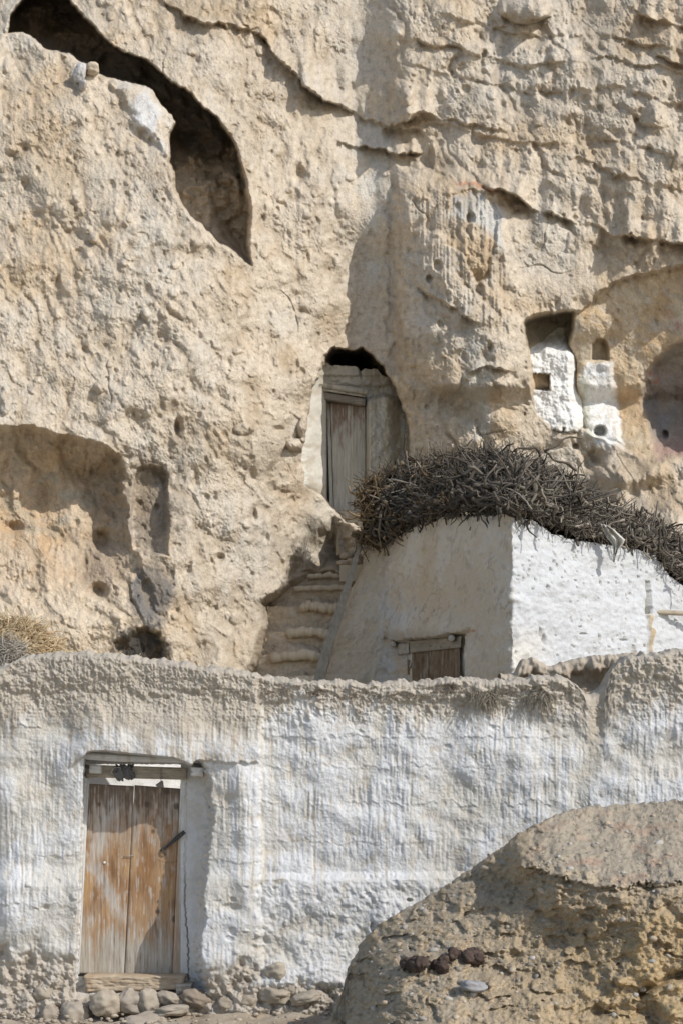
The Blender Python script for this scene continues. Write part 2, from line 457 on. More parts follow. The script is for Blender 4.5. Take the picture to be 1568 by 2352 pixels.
    # whitish knob beside the opening
    kn = sm(-4, 26, poly_sdf(Uw, Vw, [(250, 185), (300, 180), (352, 200), (375, 245), (398, 280), (384, 320), (386, 375), (330, 310), (290, 260)]))
    D -= 0.12 * kn
    smooth = np.maximum(smooth, kn * .6)

    # ---- undercut hollow at the left
    al = [(-260, 975), (0, 984), (60, 980), (100, 990), (160, 998), (200, 1012), (235, 1020), (268, 1044), (285, 1080), (295, 1200), (330, 1300), (370, 1400), (395, 1480), (400, 1700), (-260, 1700)]
    da = poly_sdf(U + wob * .9, V + wob2 * .9, al)
    fadeb = sm(1480, 1080, V)
    D += (0.34 * sm(-2, 16, da) + 0.30 * sm(0, 90, da)) * fadeb
    D -= 0.14 * np.exp(-np.clip(-da, 0, None) / 50) * sm(2, -6, da) * sm(320, 230, U) * sm(1100, 1020, V)
    dn = poly_sdf(U + wob * .35, V + wob2 * .35, [(308, 1090), (318, 1072), (345, 1064), (372, 1072), (386, 1092), (388, 1180), (390, 1278), (350, 1276), (305, 1262), (296, 1190)])
    D += 0.20 * sm(-2, 9, dn)
    for (cu, cv, ru, rv, a) in [(235, 1240, 32, 36, .26), (225, 1358, 30, 26, .26), (30, 1212, 42, 20, .16), (405, 985, 10, 30, .12), (545, 985, 26, 16, .0), (505, 905, 24, 24, .08),
                                (580, 1090, 14, 24, .10), (583, 1180, 10, 26, .12), (725, 1232, 17, 27, .18), (755, 1150, 22, 10, .10), (685, 400, 20, 34, .16), (735, 480, 14, 20, .08),
                                (505, 1280, 16, 12, .12), (640, 985, 16, 10, .1), (610, 1235, 12, 18, .10)]:
        if a: stamp(D, u0, v0, st, cu, cv, ru, rv, a, 'soft')
    # sooty hollow behind the parapet
    ds = poly_sdf(Uw, Vw, [(270, 1475), (300, 1450), (330, 1440), (370, 1450), (385, 1475), (360, 1540), (300, 1560), (270, 1520)])
    D += 0.18 * sm(-4, 14, ds)

    # ---- doorway hollow in the middle
    dd = poly_sdf(U + wob * .75, V + wob2 * .75, [(714, 892), (738, 845), (752, 818), (772, 792), (800, 800), (835, 796), (858, 822), (888, 848), (903, 870), (918, 905), (940, 960), (945, 1010), (938, 1080), (930, 1330),
                                  (835, 1330), (820, 1210), (790, 1196), (740, 1150), (700, 1112), (691, 1060), (699, 1005), (703, 950)])
    D += 1.1 * sm(-1, 8, dd) + 0.6 * sm(0, 45, dd)
    # whitewashed bank left of the door turns into the hollow
    bank = sm(-6, 30, poly_sdf(Uw, Vw, [(712, 905), (745, 900), (765, 1000), (765, 1120), (800, 1200), (800, 1230), (700, 1060), (702, 960)]))
    D += 0.34 * sm(690, 760, U) * sm(880, 930, V) * sm(1210, 1120, V)
    lowbank = sm(-5, 40, poly_sdf(Uw, Vw, [(700, 1075), (760, 1130), (805, 1195), (840, 1420), (690, 1420), (650, 1340), (668, 1260), (684, 1200)]))
    D = lerp(D, 19.12 + .75 * sm(690, 800, U) + .40 * sm(1190, 1312, V) + .06 * med, lowbank * .95)

    # ---- stair cutting
    C_STAIR = None
    stc = poly_sdf(U + wob * .5, V + wob2 * .5, [(800, 1302), (700, 1312), (690, 1322), (664, 1336), (640, 1350), (614, 1364), (596, 1385), (600, 1440), (585, 1500), (548, 1570), (545, 1740), (930, 1740), (930, 1302)])
    D = lerp(D, np.interp(V, [1250, 1312, 1340, 1384, 1443, 1497, 1556, 1740], [20.0, 19.85, 19.65, 19.40, 19.12, 18.86, 18.6, 18.3]).astype(np.float32) + .04 * med, sm(-2, 22, stc))

    # ---- right-hand niche
    nich = [(1200, 732), (1262, 714), (1330, 710), (1372, 668), (1430, 640), (1500, 618), (1568, 606), (1840, 580), (1840, 1075), (1568, 1068), (1500, 1056), (1440, 1038), (1380, 1010), (1330, 985), (1262, 978), (1228, 950), (1214, 860), (1210, 800)]
    dr = poly_sdf(U + wob * .7, V + wob2 * .7, nich)
    deep = sm(-1, 12, poly_sdf(U + wob * .3, V + wob2 * .3, [(1196, 735), (1262, 716), (1322, 712), (1318, 745), (1308, 790), (1326, 830), (1330, 990), (1232, 970)]))
    D += 0.20 * sm(-1, 8, dr) + 0.26 * sm(0, 120, dr) + 0.42 * deep * sm(-1, 8, dr)
    alc = poly_sdf(U + wob * .9, V + wob2 * .9, [(1470, 870), (1490, 830), (1520, 800), (1568, 775), (1840, 740), (1840, 1062), (1500, 1062), (1478, 990), (1468, 930)])
    D += 0.34 * sm(-2, 40, alc) + 0.25 * sm(20, 120, alc)
    # white pilaster stands a little proud, with a slot above and a round hole below
    pila = sm(-2, 12, poly_sdf(U + wob * .3, V + wob2 * .3, [(1330, 830), (1352, 826), (1408, 828), (1412, 880), (1420, 960), (1428, 1020), (1340, 1005), (1332, 940)]))
    D -= 0.06 * pila
    slot = sm(-2, 6, poly_sdf(U + wob * .2, V + wob2 * .2, [(1358, 790), (1368, 775), (1390, 778), (1398, 800), (1396, 828), (1358, 826)]))
    D += 0.22 * slot
    stamp(D, u0, v0, st, 1377, 990, 17, 15, 0.28, 'flat')
    stamp(D, u0, v0, st, 1526, 998, 10, 11, 0.16, 'flat')
    nm = sm(-4, 20, dr)
    smooth = np.maximum(smooth, nm * 0.7)

    # ---- lit shelf below the niche, with lumps
    Dn = D.copy()
    for (cu, cv, ru, rv, a, k) in [(1405, 1085, 62, 44, -.22, 'soft'), (1440, 1110, 60, 48, -.22, 'soft'), (1290, 1004, 34, 24, -.12, 'soft'), (1500, 1090, 60, 40, -.20, 'soft'), (1555, 1150, 60, 60, -.2, 'soft'),
                                   (1365, 1060, 36, 34, .20, 'soft'), (1450, 1130, 24, 34, .12, 'soft'), (1300, 1100, 40, 30, -.12, 'soft'), (1540, 1230, 50, 60, -.2, 'soft'), (1320, 1025, 10, 8, .10, 'flat'), (1400, 1190, 50, 40, -.16, 'soft'),
                                   (1505, 262, 36, 46, -.16, 'soft'), (1500, 275, 26, 30, -.05, 'ball'), (1552, 345, 36, 48, -.14, 'soft'), (1450, 240, 32, 24, -.08, 'soft'), (1205, 15, 62, 40, -.28, 'ball'), (1225, 80, 44, 34, .12, 'soft'),
                                   (935, 224, 16, 18, -.10, 'ball'), (1068, 205, 12, 13, .06, 'flat'), (1000, 300, 24, 18, -.07, 'soft'), (1300, 260, 30, 20, -.08, 'chip'), (1340, 120, 40, 24, .10, 'soft'), (1100, 110, 46, 26, -.10, 'soft'),
                                   (705, 985, 22, 34, -.20, 'ball'), (690, 1022, 34, 16, -.20, 'ball'), (712, 1080, 14, 14, .10, 'soft'), (560, 985, 24, 14, -.09, 'ball'), (410, 985, 14, 36, .10, 'soft'), (228, 890, 14, 14, -.08, 'ball'),
                                   (325, 545, 18, 14, .06, 'chip'), (300, 585, 16, 14, -.06, 'ball'), (215, 545, 12, 14, -.07, 'ball'), (335, 720, 12, 12, -.06, 'ball'), (265, 500, 36, 34, -.05, 'flat'), (12, 920, 14, 34, -.10, 'ball')]:
        stamp(D, u0, v0, st, cu, cv, ru, rv, a, k)
    D = lerp(D, Dn, sm(-4, 10, dr))

    # ---- surface relief
    rough = 1 - 0.82 * smooth
    Ur, Vr = U * .92 - V * .40, V * .92 + U * .40
    crev = np.clip(ridged(Ur / 90 + .3 * med, Vr / 170 + .3 * big, 61, 3) - 0.75, 0, 1)
    lump_ = fbm(Ur / 24, Vr / 46, 65, 3)
    D += 0.16 * big + (0.072 * med * (0.35 + 0.65 * rough)) + 0.06 * crev * rough
    D += 0.0085 * lump_ * rough + 0.004 * fbm(Ur / 7, Vr / 11, 71, 3) * (0.35 + .65 * rough) + 0.012 * vert * vmask * (0.4 + .6 * rough)
    # blocky fracture steps
    q = fbm(Ur / 70 + .2 * lump_, Vr / 110, 81, 3) * 3
    stp = q - np.floor(q)
    q2 = fbm(Ur / 210 + .03 * lump_, Vr / 260 + .03 * lump_, 87, 2) * 2.6
    st2 = q2 - np.floor(q2)
    grit = np.abs(perlin(Ur / 6.5, Vr / 10, 73)) + .6 * np.abs(perlin(Ur / 3.6, Vr / 5, 74)) + .9 * np.abs(perlin(Ur / 13 + .3 * med, Vr / 22, 75)) * sm(-.3, .3, med)
    D -= 0.0145 * (grit - .5) * (.30 + .70 * rough) * (.6 + .6 * sm(-.4, .4, perlin(U / 100, V / 120, 76)))
    D += 0.010 * (sm(0.0, 0.16, stp) - stp) * rough * sm(-.3, .3, perlin(U / 200, V / 200, 85))
    rng = random.Random(5)
    def dens(u, v):
        i = min(max(int((v - v0) / st), 0), U.shape[0] - 1); j = min(max(int((u - u0) / st), 0), U.shape[1] - 1)
        return rough[i, j] * (0.45 + 0.55 * (med[i, j] > -0.25))
    for _ in range(5200):                                  # small chips and pits
        u, v = rng.uniform(u0, 1830), rng.uniform(v0, 1600)
        if rng.random() > dens(u, v): continue
        r = rng.choice([2.6, 3.2, 3.6, 4.5, 5.5, 7, 9])
        stamp(D, u0, v0, st, u, v, r * rng.uniform(.7, 1.2), r * rng.uniform(.9, 1.7), .0045 * r * rng.uniform(.5, 1.3), rng.choice(['soft', 'chip', 'flat']), rng.uniform(-.5, .5))
    T = np.zeros_like(D)
    for _ in range(2600):                                  # pebbles bedded in the conglomerate
        u, v = rng.uniform(u0, 1830), rng.uniform(v0, 1600)
        if rng.random() > dens(u, v): continue
        r = rng.choice([2.8, 3.2, 4, 4.5, 5, 6, 8, 11])
        stamp(D, u0, v0, st, u, v, (r1 := r * rng.uniform(.8, 1.3)), (r2 := r * rng.uniform(.8, 1.3)), -.0034 * r * rng.uniform(.6, 1.3), 'ball', (an := rng.uniform(-1, 1)))
        stamp(T, u0, v0, st, u, v, r1, r2, rng.choice([-1, -.6, .5, .8, 1]), 'flat', an)
    for _ in range(420):                                   # larger scoops, vertically drawn
        u, v = rng.uniform(u0, 1830), rng.uniform(v0, 1600)
        if rng.random() > dens(u, v): continue
        r = rng.uniform(8, 20)
        stamp(D, u0, v0, st, u, v, r * rng.uniform(.5, .9), r * rng.uniform(.9, 1.8), .0030 * r * rng.choice([1, 1, -.7]), rng.choice(['soft', 'chip']), rng.uniform(-.6, .6))

    for _ in range(16):                                    # open cracks
        u, v = rng.uniform(0, 1568), rng.uniform(0, 1400); a = rng.choice([1.9, 1.7, 2.2, .3, 1.5, 1.2]); k = rng.randint(20, 70)
        if rng.random() > dens(u, v): continue
        for j in range(k):
            a += rng.gauss(0, .11); u += 2.2 * math.cos(a); v += 2.2 * math.sin(a)
            w = 2.2 * math.sin(math.pi * (j + .5) / k) + 1.2
            stamp(D, u0, v0, st, u, v, w, w, .020, 'soft'); stamp(T, u0, v0, st, u, v, w, w, -.6, 'soft')
    T = np.clip(T, -1.4, 1)

    # ---- colour of the ground (pigment, lime, soot), with some shade painted in
    C = np.zeros(U.shape + (3,), np.float32); C[:] = (0.535, 0.465, 0.372)
    n1 = fbm(U / 230, V / 260, 101, 4); n2 = fbm(U / 70, V / 90, 107, 4); n3 = perlin(U / 22, V / 260, 111) + .6 * perlin(U / 9, V / 160, 113); n4 = fbm(U / 12, V / 14, 117, 3)
    C = mixc(C, (0.53, 0.485, 0.415), sm(-.1, .8, n1 + .35 * n2))          # paler, greyer beds
    C = mixc(C, (0.50, 0.385, 0.255), 0.7 * sm(0.1, .9, -n1 + .5 * n2))    # ochre beds
    C = mixc(C, (0.43, 0.36, 0.275), 0.6 * sm(.1, .8, n3) * sm(-.3, .5, n2))
    C = mixc(C, (0.58, 0.50, 0.40), 0.5 * sm(.2, .9, n4))
    C = mixc(C, (0.34, 0.27, 0.19), 0.45 * sm(.25, .9, -n4))
    # orange wash of the undercut hollow
    am = sm(-10, 30, da)
    C = mixc(C, (0.50, 0.345, 0.20), am * (0.35 + .35 * sm(-.2, .6, n2)) * sm(1000, 1100, V))
    C = mixc(C, (0.40, 0.37, 0.30), am * sm(.0, .5, fbm(U / 60, V / 40, 121, 3)) * .6 * sm(1290, 1200, V))
    C = mixc(C, (0.60, 0.52, 0.41), am * sm(1290, 1400, V + 40 * n2) * .8)
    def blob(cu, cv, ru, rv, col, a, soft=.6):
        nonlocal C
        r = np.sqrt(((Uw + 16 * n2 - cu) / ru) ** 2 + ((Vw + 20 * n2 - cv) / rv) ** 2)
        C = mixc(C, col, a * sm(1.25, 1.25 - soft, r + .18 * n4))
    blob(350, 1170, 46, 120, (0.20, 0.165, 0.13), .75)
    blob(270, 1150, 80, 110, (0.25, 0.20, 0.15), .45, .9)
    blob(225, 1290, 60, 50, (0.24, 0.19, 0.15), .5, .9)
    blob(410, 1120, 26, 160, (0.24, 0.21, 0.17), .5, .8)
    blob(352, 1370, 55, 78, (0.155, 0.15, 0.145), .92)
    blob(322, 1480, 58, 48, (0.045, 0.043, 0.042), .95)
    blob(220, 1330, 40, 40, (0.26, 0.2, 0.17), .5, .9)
    blob(140, 400, 200, 60, (0.40, 0.335, 0.24), .35, 1)
    blob(30, 640, 50, 60, (0.52, 0.38, 0.22), .5, 1)
    blob(470, 25, 120, 50, (0.40, 0.31, 0.20), .6, 1)
    blob(1150, 215, 130, 26, (0.47, 0.43, 0.37), .5, 1)
    blob(1400, 120, 60, 90, (0.36, 0.32, 0.26), .35, 1)
    blob(1310, 250, 250, 60, (0.45, 0.40, 0.33), .4, 1)
    # lime-washed remains
    lime = (0.62, 0.62, 0.60)
    C = mixc(C, (0.58, 0.59, 0.60), kn * .85 * sm(-.7, .2, n3 + n2))
    C = mixc(C, (0.66, 0.63, 0.57), bank * .95)
    C = mixc(C, (0.60, 0.56, 0.48), lowbank * .75 * sm(1330, 1270, V))
    C = mixc(C, (0.56, 0.55, 0.50), .75 * chim * sm(-.35, .5, n2) * sm(230, 420, V) * sm(905, 850, U))
    dp = poly_sdf(Uw, Vw, [(1040, 445), (1100, 440), (1150, 470), (1160, 530), (1150, 585), (1120, 540), (1080, 510), (1030, 500)])
    C = mixc(C, (0.50, 0.50, 0.48), .8 * sm(-6, 14, dp))
    C = mixc(C, (0.45, 0.33, 0.2), .7 * pp * sm(520, 560, V))
    blob(1090, 425, 46, 7, (0.5, 0.22, 0.14), .6)
    blob(1085, 850, 40, 90, (0.50, 0.49, 0.44), .6, .8)
    blob(1000, 905, 70, 60, (0.46, 0.45, 0.42), .6, .8)
    blob(1090, 960, 40, 60, (0.54, 0.53, 0.49), .6, .8)
    blob(1000, 850, 90, 50, (0.48, 0.33, 0.17), .4, .8)
    # niche: smooth ochre plaster, two white panels, red and grey in the deep end
    nz = sm(-2, 14, dr)
    C = mixc(C, (0.55, 0.44, 0.30), nz * .85)
    C = mixc(C, (0.50, 0.345, 0.20), nz * .6 * sm(-.1, .7, n2 + .4 * n3))
    C = mixc(C, (0.60, 0.53, 0.42), nz * .5 * sm(.0, .7, -n2 + .4 * n4))
    C = mixc(C, (0.44, 0.43, 0.40), nz * .5 * sm(.0, .7, fbm((U + V) / 70 + .4 * n2, (U - V) / 26 + .6 * n2, 131, 4)) * sm(860, 760, V))
    C = mixc(C, (0.34, 0.26, 0.17), nz * .4 * sm(.1, .7, fbm((U + V) / 60 + .5 * n2, (U - V) / 14 + .5 * n2, 135, 3)) * sm(860, 760, V))
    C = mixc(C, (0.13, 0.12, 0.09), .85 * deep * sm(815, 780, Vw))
    C = mixc(C, (0.72, 0.73, 0.72), sm(-3, 10, poly_sdf(Uw, Vw, [(1332, 850), (1352, 830), (1410, 828), (1414, 880), (1424, 960), (1440, 1035), (1380, 1030), (1336, 1000)])) * (0.72 + .28 * sm(-.4, .2, n4)))
    C = mixc(C, (0.55, 0.55, 0.45), sm(-3, 8, poly_sdf(Uw, Vw, [(1330, 850), (1354, 870), (1362, 1010), (1336, 1000)])) * .7)
    am2 = sm(-4, 26, alc)
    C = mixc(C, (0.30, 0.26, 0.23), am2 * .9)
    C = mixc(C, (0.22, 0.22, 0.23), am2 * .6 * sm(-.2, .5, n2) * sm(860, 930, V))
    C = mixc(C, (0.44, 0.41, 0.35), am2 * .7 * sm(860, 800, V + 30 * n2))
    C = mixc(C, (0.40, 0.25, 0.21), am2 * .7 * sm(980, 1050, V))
    C = mixc(C, (0.52, 0.16, 0.12), .8 * sm(.35, .6, n4 + .3 * n2) * sm(34, 10, np.hypot(U - 1502, V - 868)))
    blob(1568, 740, 34, 20, (0.42, 0.2, 0.16), .5, .8)
    # cave interior: soot above, earth below
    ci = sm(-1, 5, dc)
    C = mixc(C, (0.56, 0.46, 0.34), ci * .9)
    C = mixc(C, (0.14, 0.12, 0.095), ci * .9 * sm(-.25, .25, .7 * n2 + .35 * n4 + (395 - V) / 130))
    C = mixc(C, (0.56, 0.47, 0.355), .7 * sm(0, 20, stc))
    # dark void at the top of the doorway hollow, its shade painted near black
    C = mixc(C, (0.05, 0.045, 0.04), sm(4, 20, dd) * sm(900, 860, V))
    # darker brown where the rock is split
    C = mixc(C, (0.30, 0.235, 0.16), .55 * crev * rough)
    C *= (1.10 + .10 * n4 + .06 * n3 + .13 * T)[..., None]
    C = np.clip(C, .02, .8)
    X, Y, Z = P(U, V, D)
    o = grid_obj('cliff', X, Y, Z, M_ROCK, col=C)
    tag(o, 'sandy conglomerate cliff with pits, ledges and hollowed caves', kind='structure')
    return U, V, D
CU, CV, CD = build_cliff()
def on_cliff(u, v):
    j = int(np.clip((u - CU[0, 0]) / (CU[0, 1] - CU[0, 0]), 0, CU.shape[1] - 1)); i = int(np.clip((v - CV[0, 0]) / (CV[1, 0] - CV[0, 0]), 0, CU.shape[0] - 1))
    return float(CD[i, j])

# ================================================================== GROUND, TERRACE
def build_ground():
    # one sheet from behind the camera to beyond the cliff; it rises to the terrace behind the wall
    xs = np.concatenate([np.linspace(-400, -8, 30), np.linspace(-7.8, 7.8, 300), np.linspace(8, 400, 30)])
    ys = np.concatenate([np.linspace(-300, 6, 40), np.linspace(6.05, 14.6, 300), np.linspace(14.7, 60, 20)])
    X, Y = np.meshgrid(xs, ys)
    base = -2.10 + 0.05 * fbm(X / 1.2, Y / 1.2, 301, 4) * sm(60, 20, np.abs(X) + np.abs(Y)) + 0.012 * fbm(X / .12, Y / .12, 307, 3) * sm(12, 8, np.abs(X))
    base = base + (0.03 + .03 * fbm(X / .25, Y / .25, 305, 3)) * sm(13.2, 13.85, Y) * sm(14.2, 14.05, Y) * sm(60, 20, np.abs(X))
    base = base - 0.35 * sm(9, -8, Y)
    C = np.zeros(X.shape + (3,), np.float32); C[:] = (0.42, 0.355, 0.275)
    n = fbm(X / .35, Y / .35, 311, 4)
    C = mixc(C, (0.44, 0.385, 0.31), sm(-.2, .6, n)); C = mixc(C, (0.22, 0.17, 0.125), .6 * sm(.1, .7, -n))
    o = grid_obj('ground', X, Y, base, M_GROUND, col=C, flip=True)
    tag(o, kind='structure')
    # terrace earth behind the wall: higher on the left where hay lies, lower by the stairs
    xs = np.linspace(-7, 7, 220); ys = np.linspace(15.46, 21, 120)
    X, Y = np.meshgrid(xs, ys)
    Z = 0.30 + 0.58 * sm(-1.25, -1.75, X) + 0.04 * fbm(X / .5, Y / .5, 321, 4)
    C = np.zeros(X.shape + (3,), np.float32); C[:] = (0.40, 0.34, 0.26)
    C = mixc(C, (0.5, 0.40, 0.24), .7 * sm(-.2, .4, fbm(X / .3, Y / .3, 323, 3)) * sm(-1.2, -1.8, X))
    o = grid_obj('terrace_ground', X, Y, Z, M_GROUND, col=C, flip=True)
    tag(o, kind='structure')
build_ground()

# ================================================================== WHITEWASHED COURTYARD WALL WITH ITS DOOR
WALL_Y = 14.0
def wall_top(u):
    return curve(u, [(-200, 1552), (0, 1545), (18, 1536), (40, 1520), (70, 1513), (120, 1512), (180, 1508), (240, 1512), (300, 1520), (360, 1527), (430, 1535), (500, 1546), (560, 1553), (600, 1558),
                     (620, 1568), (660, 1570), (720, 1572), (800, 1578), (900, 1580), (990, 1578), (1012, 1568), (1050, 1563), (1085, 1572), (1110, 1577), (1150, 1571), (1185, 1573), (1215, 1566), (1260, 1563), (1305, 1566), (1325, 1574), (1336, 1592),
                     (1345, 1612), (1365, 1620), (1384, 1616), (1392, 1590), (1398, 1560), (1406, 1535), (1422, 1520), (1452, 1514), (1490, 1516), (1520, 1508), (1568, 1505), (1800, 1500)])
def build_wall():
    su = 1.75
    us = np.arange(-190, 2050, su, dtype=np.float32)
    NF = 500
    t = np.linspace(0, 1, NF)
    top = wall_top(us) + 5 * fbm(us / 30, us * 0 + .5, 401, 3) + 1.6 * perlin(us / 9, us * 0 + .3, 405)
    U = np.broadcast_to(us, (NF, len(us))).copy()
    V = top[None] + (2412 - top[None]) * t[:, None]
    v00 = None
    D = np.zeros_like(U)
    n1 = fbm(U / 160, V / 150, 411, 3); n2 = fbm(U / 45, V / 50, 415, 3); n3 = fbm(U / 11, V / 13, 421, 3)
    drip = perlin(U / 8.5 + .3 * n2, V / 75, 431) + .8 * perlin(U / 4.6 + .2 * n2, V / 46, 433) + .5 * perlin(U / 15, V / 110, 435)
    wu, wv = U + 5 * n2 + 2.0 * n3, V + 5 * n2 + 2.5 * n3
    # left pier with the doorway stands forward; bench along the foot to the right
    pier = sm(604, 590, wu + 4 * np.sin(V / 40))
    D -= 0.075 * pier + .11 * pier * sm(1985, 2040, V)
    D -= 0.03 * gauss(U - 560, 26) * sm(1760, 1800, V)
    bench = sm(588, 594, wu) * sm(2003, 2024, wv + .012 * (U - 800))
    D -= (0.10 * bench + 0.06 * sm(2024, 2350, V) * sm(588, 594, wu)) * (1 - pier)
    foot = sm(2130, 2300, V)
    D -= 0.05 * foot * sm(460, 480, U)
    D += 0.05 * n1 + 0.008 * n2
    # left end of the wall falls away
    D += 0.05 * sm(22, -30, U + 12 * n2) * sm(1600, 1500, -V + 3300)
    # mud overhang above the lintel
    lip = scurve(wu, [(150, 1770), (205, 1728), (240, 1726), (300, 1733), (350, 1738), (398, 1742), (425, 1752), (440, 1760), (452, 1747), (500, 1750), (560, 1754), (592, 1752), (640, 1752)], 4) + 5 * perlin(U / 9, V / 90, 443) * sm(470, 490, U)
    over = sm(140, 215, U) * sm(606, 590, wu) * sm(lip + 3, lip - 3, V) * sm(1560, 1690, V)
    D -= (0.032 + 0.043 * sm(480, 410, U)) * over
    # coarse mud of the wall head hangs over a little
    head_b = 1590 + 28 * n1 + 14 * n2 + 16 * sm(560, 620, U)
    D -= 0.035 * sm(head_b, head_b - 20, V) * sm(1400, 1360, U)
    D -= 0.030 * (sm(1622, 1590, V + 10 * n2)) * (sm(.1, .5, perlin(U / 36, V / 20, 441))) * sm(590, 620, U)
    # gap groove between the two lengths of wall
    D += 0.06 * gauss(U - (1372 + 4 * n2), 15) * sm(1740, 1640, V)
    # course lips of the rendering: drip-edged shelves
    for L, a, ua, ub in [(1694, .016, 600, 1330), (1762, .013, 610, 1100), (1846, .015, 600, 1350), (1935, .010, 620, 1200), (1720, .01, 1380, 1700), (1795, .012, 1390, 1700), (1668, .018, 30, 190), (1800, .012, -20, 190), (1850, .016, 470, 600), (1905, .016, 466, 600), (1980, .012, 470, 598), (1960, .012, 0, 180), (2080, .014, -100, 170)]:
        Lu = L + 12 * perlin(us / 70, us * 0 + L * .013, 451)[None] + 6 * perlin(us / 18, us * 0 + L * .017, 453)[None] + 3 * drip
        d = V - Lu
        D += -.62 * a * np.exp(-np.clip(-d, 0, None) / 7) * sm(2, -2, d) * sm(ua - 20, ua, U) * sm(ub + 20, ub, U) * sm(-.45, .0, perlin(U / 90, V * 0 + L, 455))
    # doorway recess: jamb plaster then the door opening cut right through
    edge_r = scurve(V + 2 * n3, [(1740, 452), (1770, 466), (1800, 478), (1830, 474), (1880, 482), (1920, 476), (1960, 470), (2010, 466), (2060, 456), (2110, 466), (2150, 452), (2190, 450), (2230, 462), (2290, 470)], 8) + 4 * n3
    edge_l = 196 - (V - 1750) * 0.042 + 2 * n3
    rec = sm(edge_l - 5, edge_l + 2, U) * sm(edge_r + 13, edge_r - 9, U) * sm(lip - 2, lip + 4, V) * sm(2300, 2268, V)
    D = D * (1 - rec * .92) + rec * 0.235
    # lower-left: render broken away, stones and mud show
    raw = sm(2200, 2262, V + 40 * n1 + 26 * n2 - 10 * sm(420, 500, U) - 40 * sm(500, 900, U) + 20 * sm(150, 60, U))
    raw = np.maximum(raw, sm(2255, 2275, V))
    D += 0.05 * raw * (1 - rec)
    nr = fbm(U / 24, V / 22, 461, 3)
    D += raw * (0.040 * nr + 0.012 * n3)
    # relief of the render
    wet = (1 - rec) * (1 - raw)
    sm_u = sm(-.35, .35, perlin(U / 120, V / 90, 463))
    benchlow = sm(2010, 2040, V) * sm(596, 606, U)
    D += wet * (0.0056 * drip * (.15 + .85 * sm_u) * (1 - .55 * benchlow) + 0.0042 * n3 * (1 + .8 * benchlow)) + .010 * n2 * wet * benchlow
    grit = np.abs(perlin(U / 8, V / 8, 465)) + .6 * np.abs(perlin(U / 4, V / 4, 466))
    D += (0.004 * n3 - .012 * (grit - .45)) * sm(1690, 1600, V + 20 * n2) * wet - .0035 * (grit - .45) * wet
    st = 2.0
    R = np.zeros((int(900 / st), int(1990 / st)), np.float32); rng = random.Random(11)
    for _ in range(420):
        u, v = rng.uniform(-190, 1780), rng.uniform(2010, 2400); r = rng.choice([3, 4, 5, 7, 9])
        stamp(R, -190, 1500, st, u, v, r * rng.uniform(.7, 1.5), r * rng.uniform(.6, 1.2), .0022 * r * rng.choice([1, 1, 1, -1]), rng.choice(['soft', 'chip', 'ball']), rng.uniform(-.7, .7))
    for _ in range(1500):
        u = rng.uniform(-190, 1780); v = float(wall_top(u)) + abs(rng.gauss(0, 55)); r = rng.choice([2.5, 3, 4, 5, 7])
        stamp(R, -190, 1500, st, u, v, r * rng.uniform(.7, 1.5), r * rng.uniform(.7, 1.5), .0015 * r * rng.choice([1, 1, -1]), rng.choice(['soft', 'ball', 'flat']), rng.uniform(-.7, .7))
    for u, v, ru, rv, a in [(938, 2005 + 62, 8, 5, .06), (855, 2130, 9, 14, .05), (873, 2152, 10, 9, .05), (632, 2212, 8, 8, -.02), (1120, 1968, 4, 8, .03), (1290, 1905, 5, 5, .03), (655, 2120, 5, 9, -.02), (530, 2085, 26, 12, .03), (600, 2160, 22, 10, .03), (560, 2210, 22, 16, .04), (630, 2040, 8, 4, .02)]:
        stamp(R, -190, 1500, st, u, v, ru, rv, a, 'flat')
    iu = np.clip(((U + 190) / st).astype(int), 0, R.shape[1] - 1); iv = np.clip(((V - 1500) / st).astype(int), 0, R.shape[0] - 1)
    D += R[iv, iu] * (1 - rec)

    # ---- colour
    C = np.zeros(U.shape + (3,), np.float32); C[:] = (0.625, 0.637, 0.652)
    mud = np.array((0.46, 0.415, 0.35), np.float32)
    runs = perlin(U / 13, V / 420, 471) + .7 * perlin(U / 5.5, V / 240, 473) + .5 * perlin(U / 40, V / 600, 475)
    C = mixc(C, (0.60, 0.575, 0.52), .8 * sm(-.05, .75, runs + .35 * n2))
    run2 = perlin(U / 9 + .25 * n2, V / 300, 477) + .6 * perlin(U / 4.5, V / 120, 479)
    C = mixc(C, (0.45, 0.38, 0.29), .62 * sm(.5, .95, run2 + .25 * n3 + .2 * n2))
    C = mixc(C, (0.56, 0.535, 0.48), .7 * sm(-.1, .6, n1 + .35 * sm(640, 520, U)))
    C = mixc(C, (0.50, 0.455, 0.39), .6 * sm(.35, .8, n2 + .4 * n3 + .3 * n1))
    band = scurve(us, [(-190, 1720), (0, 1690), (60, 1640), (180, 1665), (300, 1690), (420, 1690), (560, 1700), (600, 1640), (700, 1610), (850, 1622), (1000, 1640), (1120, 1640), (1200, 1620), (1300, 1640), (1360, 1690), (1400, 1640), (1568, 1610), (1780, 1600)], 20)[None]
    mh = sm(band + 34, band - 26, V + 34 * n2 + 46 * runs)
    C = mixc(C, mud, mh)
    C = mixc(C, (0.36, 0.32, 0.265), .6 * mh * sm(.1, .7, n3 + .4 * n2))
    C = mixc(C, (0.54, 0.50, 0.44), .6 * mh * sm(.1, .7, -n3))
    C = mixc(C, mud * .96, .85 * sm(20, 6, np.abs(U - 1366 - 6 * n2) - 4) * sm(1800, 1690, V))
    C = mixc(C, (0.47, 0.42, 0.35), .75 * over * sm(1690, 1735, V) * sm(-.4, .5, runs + n2))
    C = mixc(C, (0.46, 0.41, 0.345), raw * .92)
    C = mixc(C, (0.30, 0.25, 0.20), raw * .6 * sm(.0, .6, nr))
    C = mixc(C, (0.68, 0.68, 0.68), .6 * benchlow * (1 - raw) * sm(-.5, .3, -n2))
    C = mixc(C, (0.56, 0.54, 0.49), .5 * benchlow * (1 - raw) * sm(.0, .6, n3 + n1))
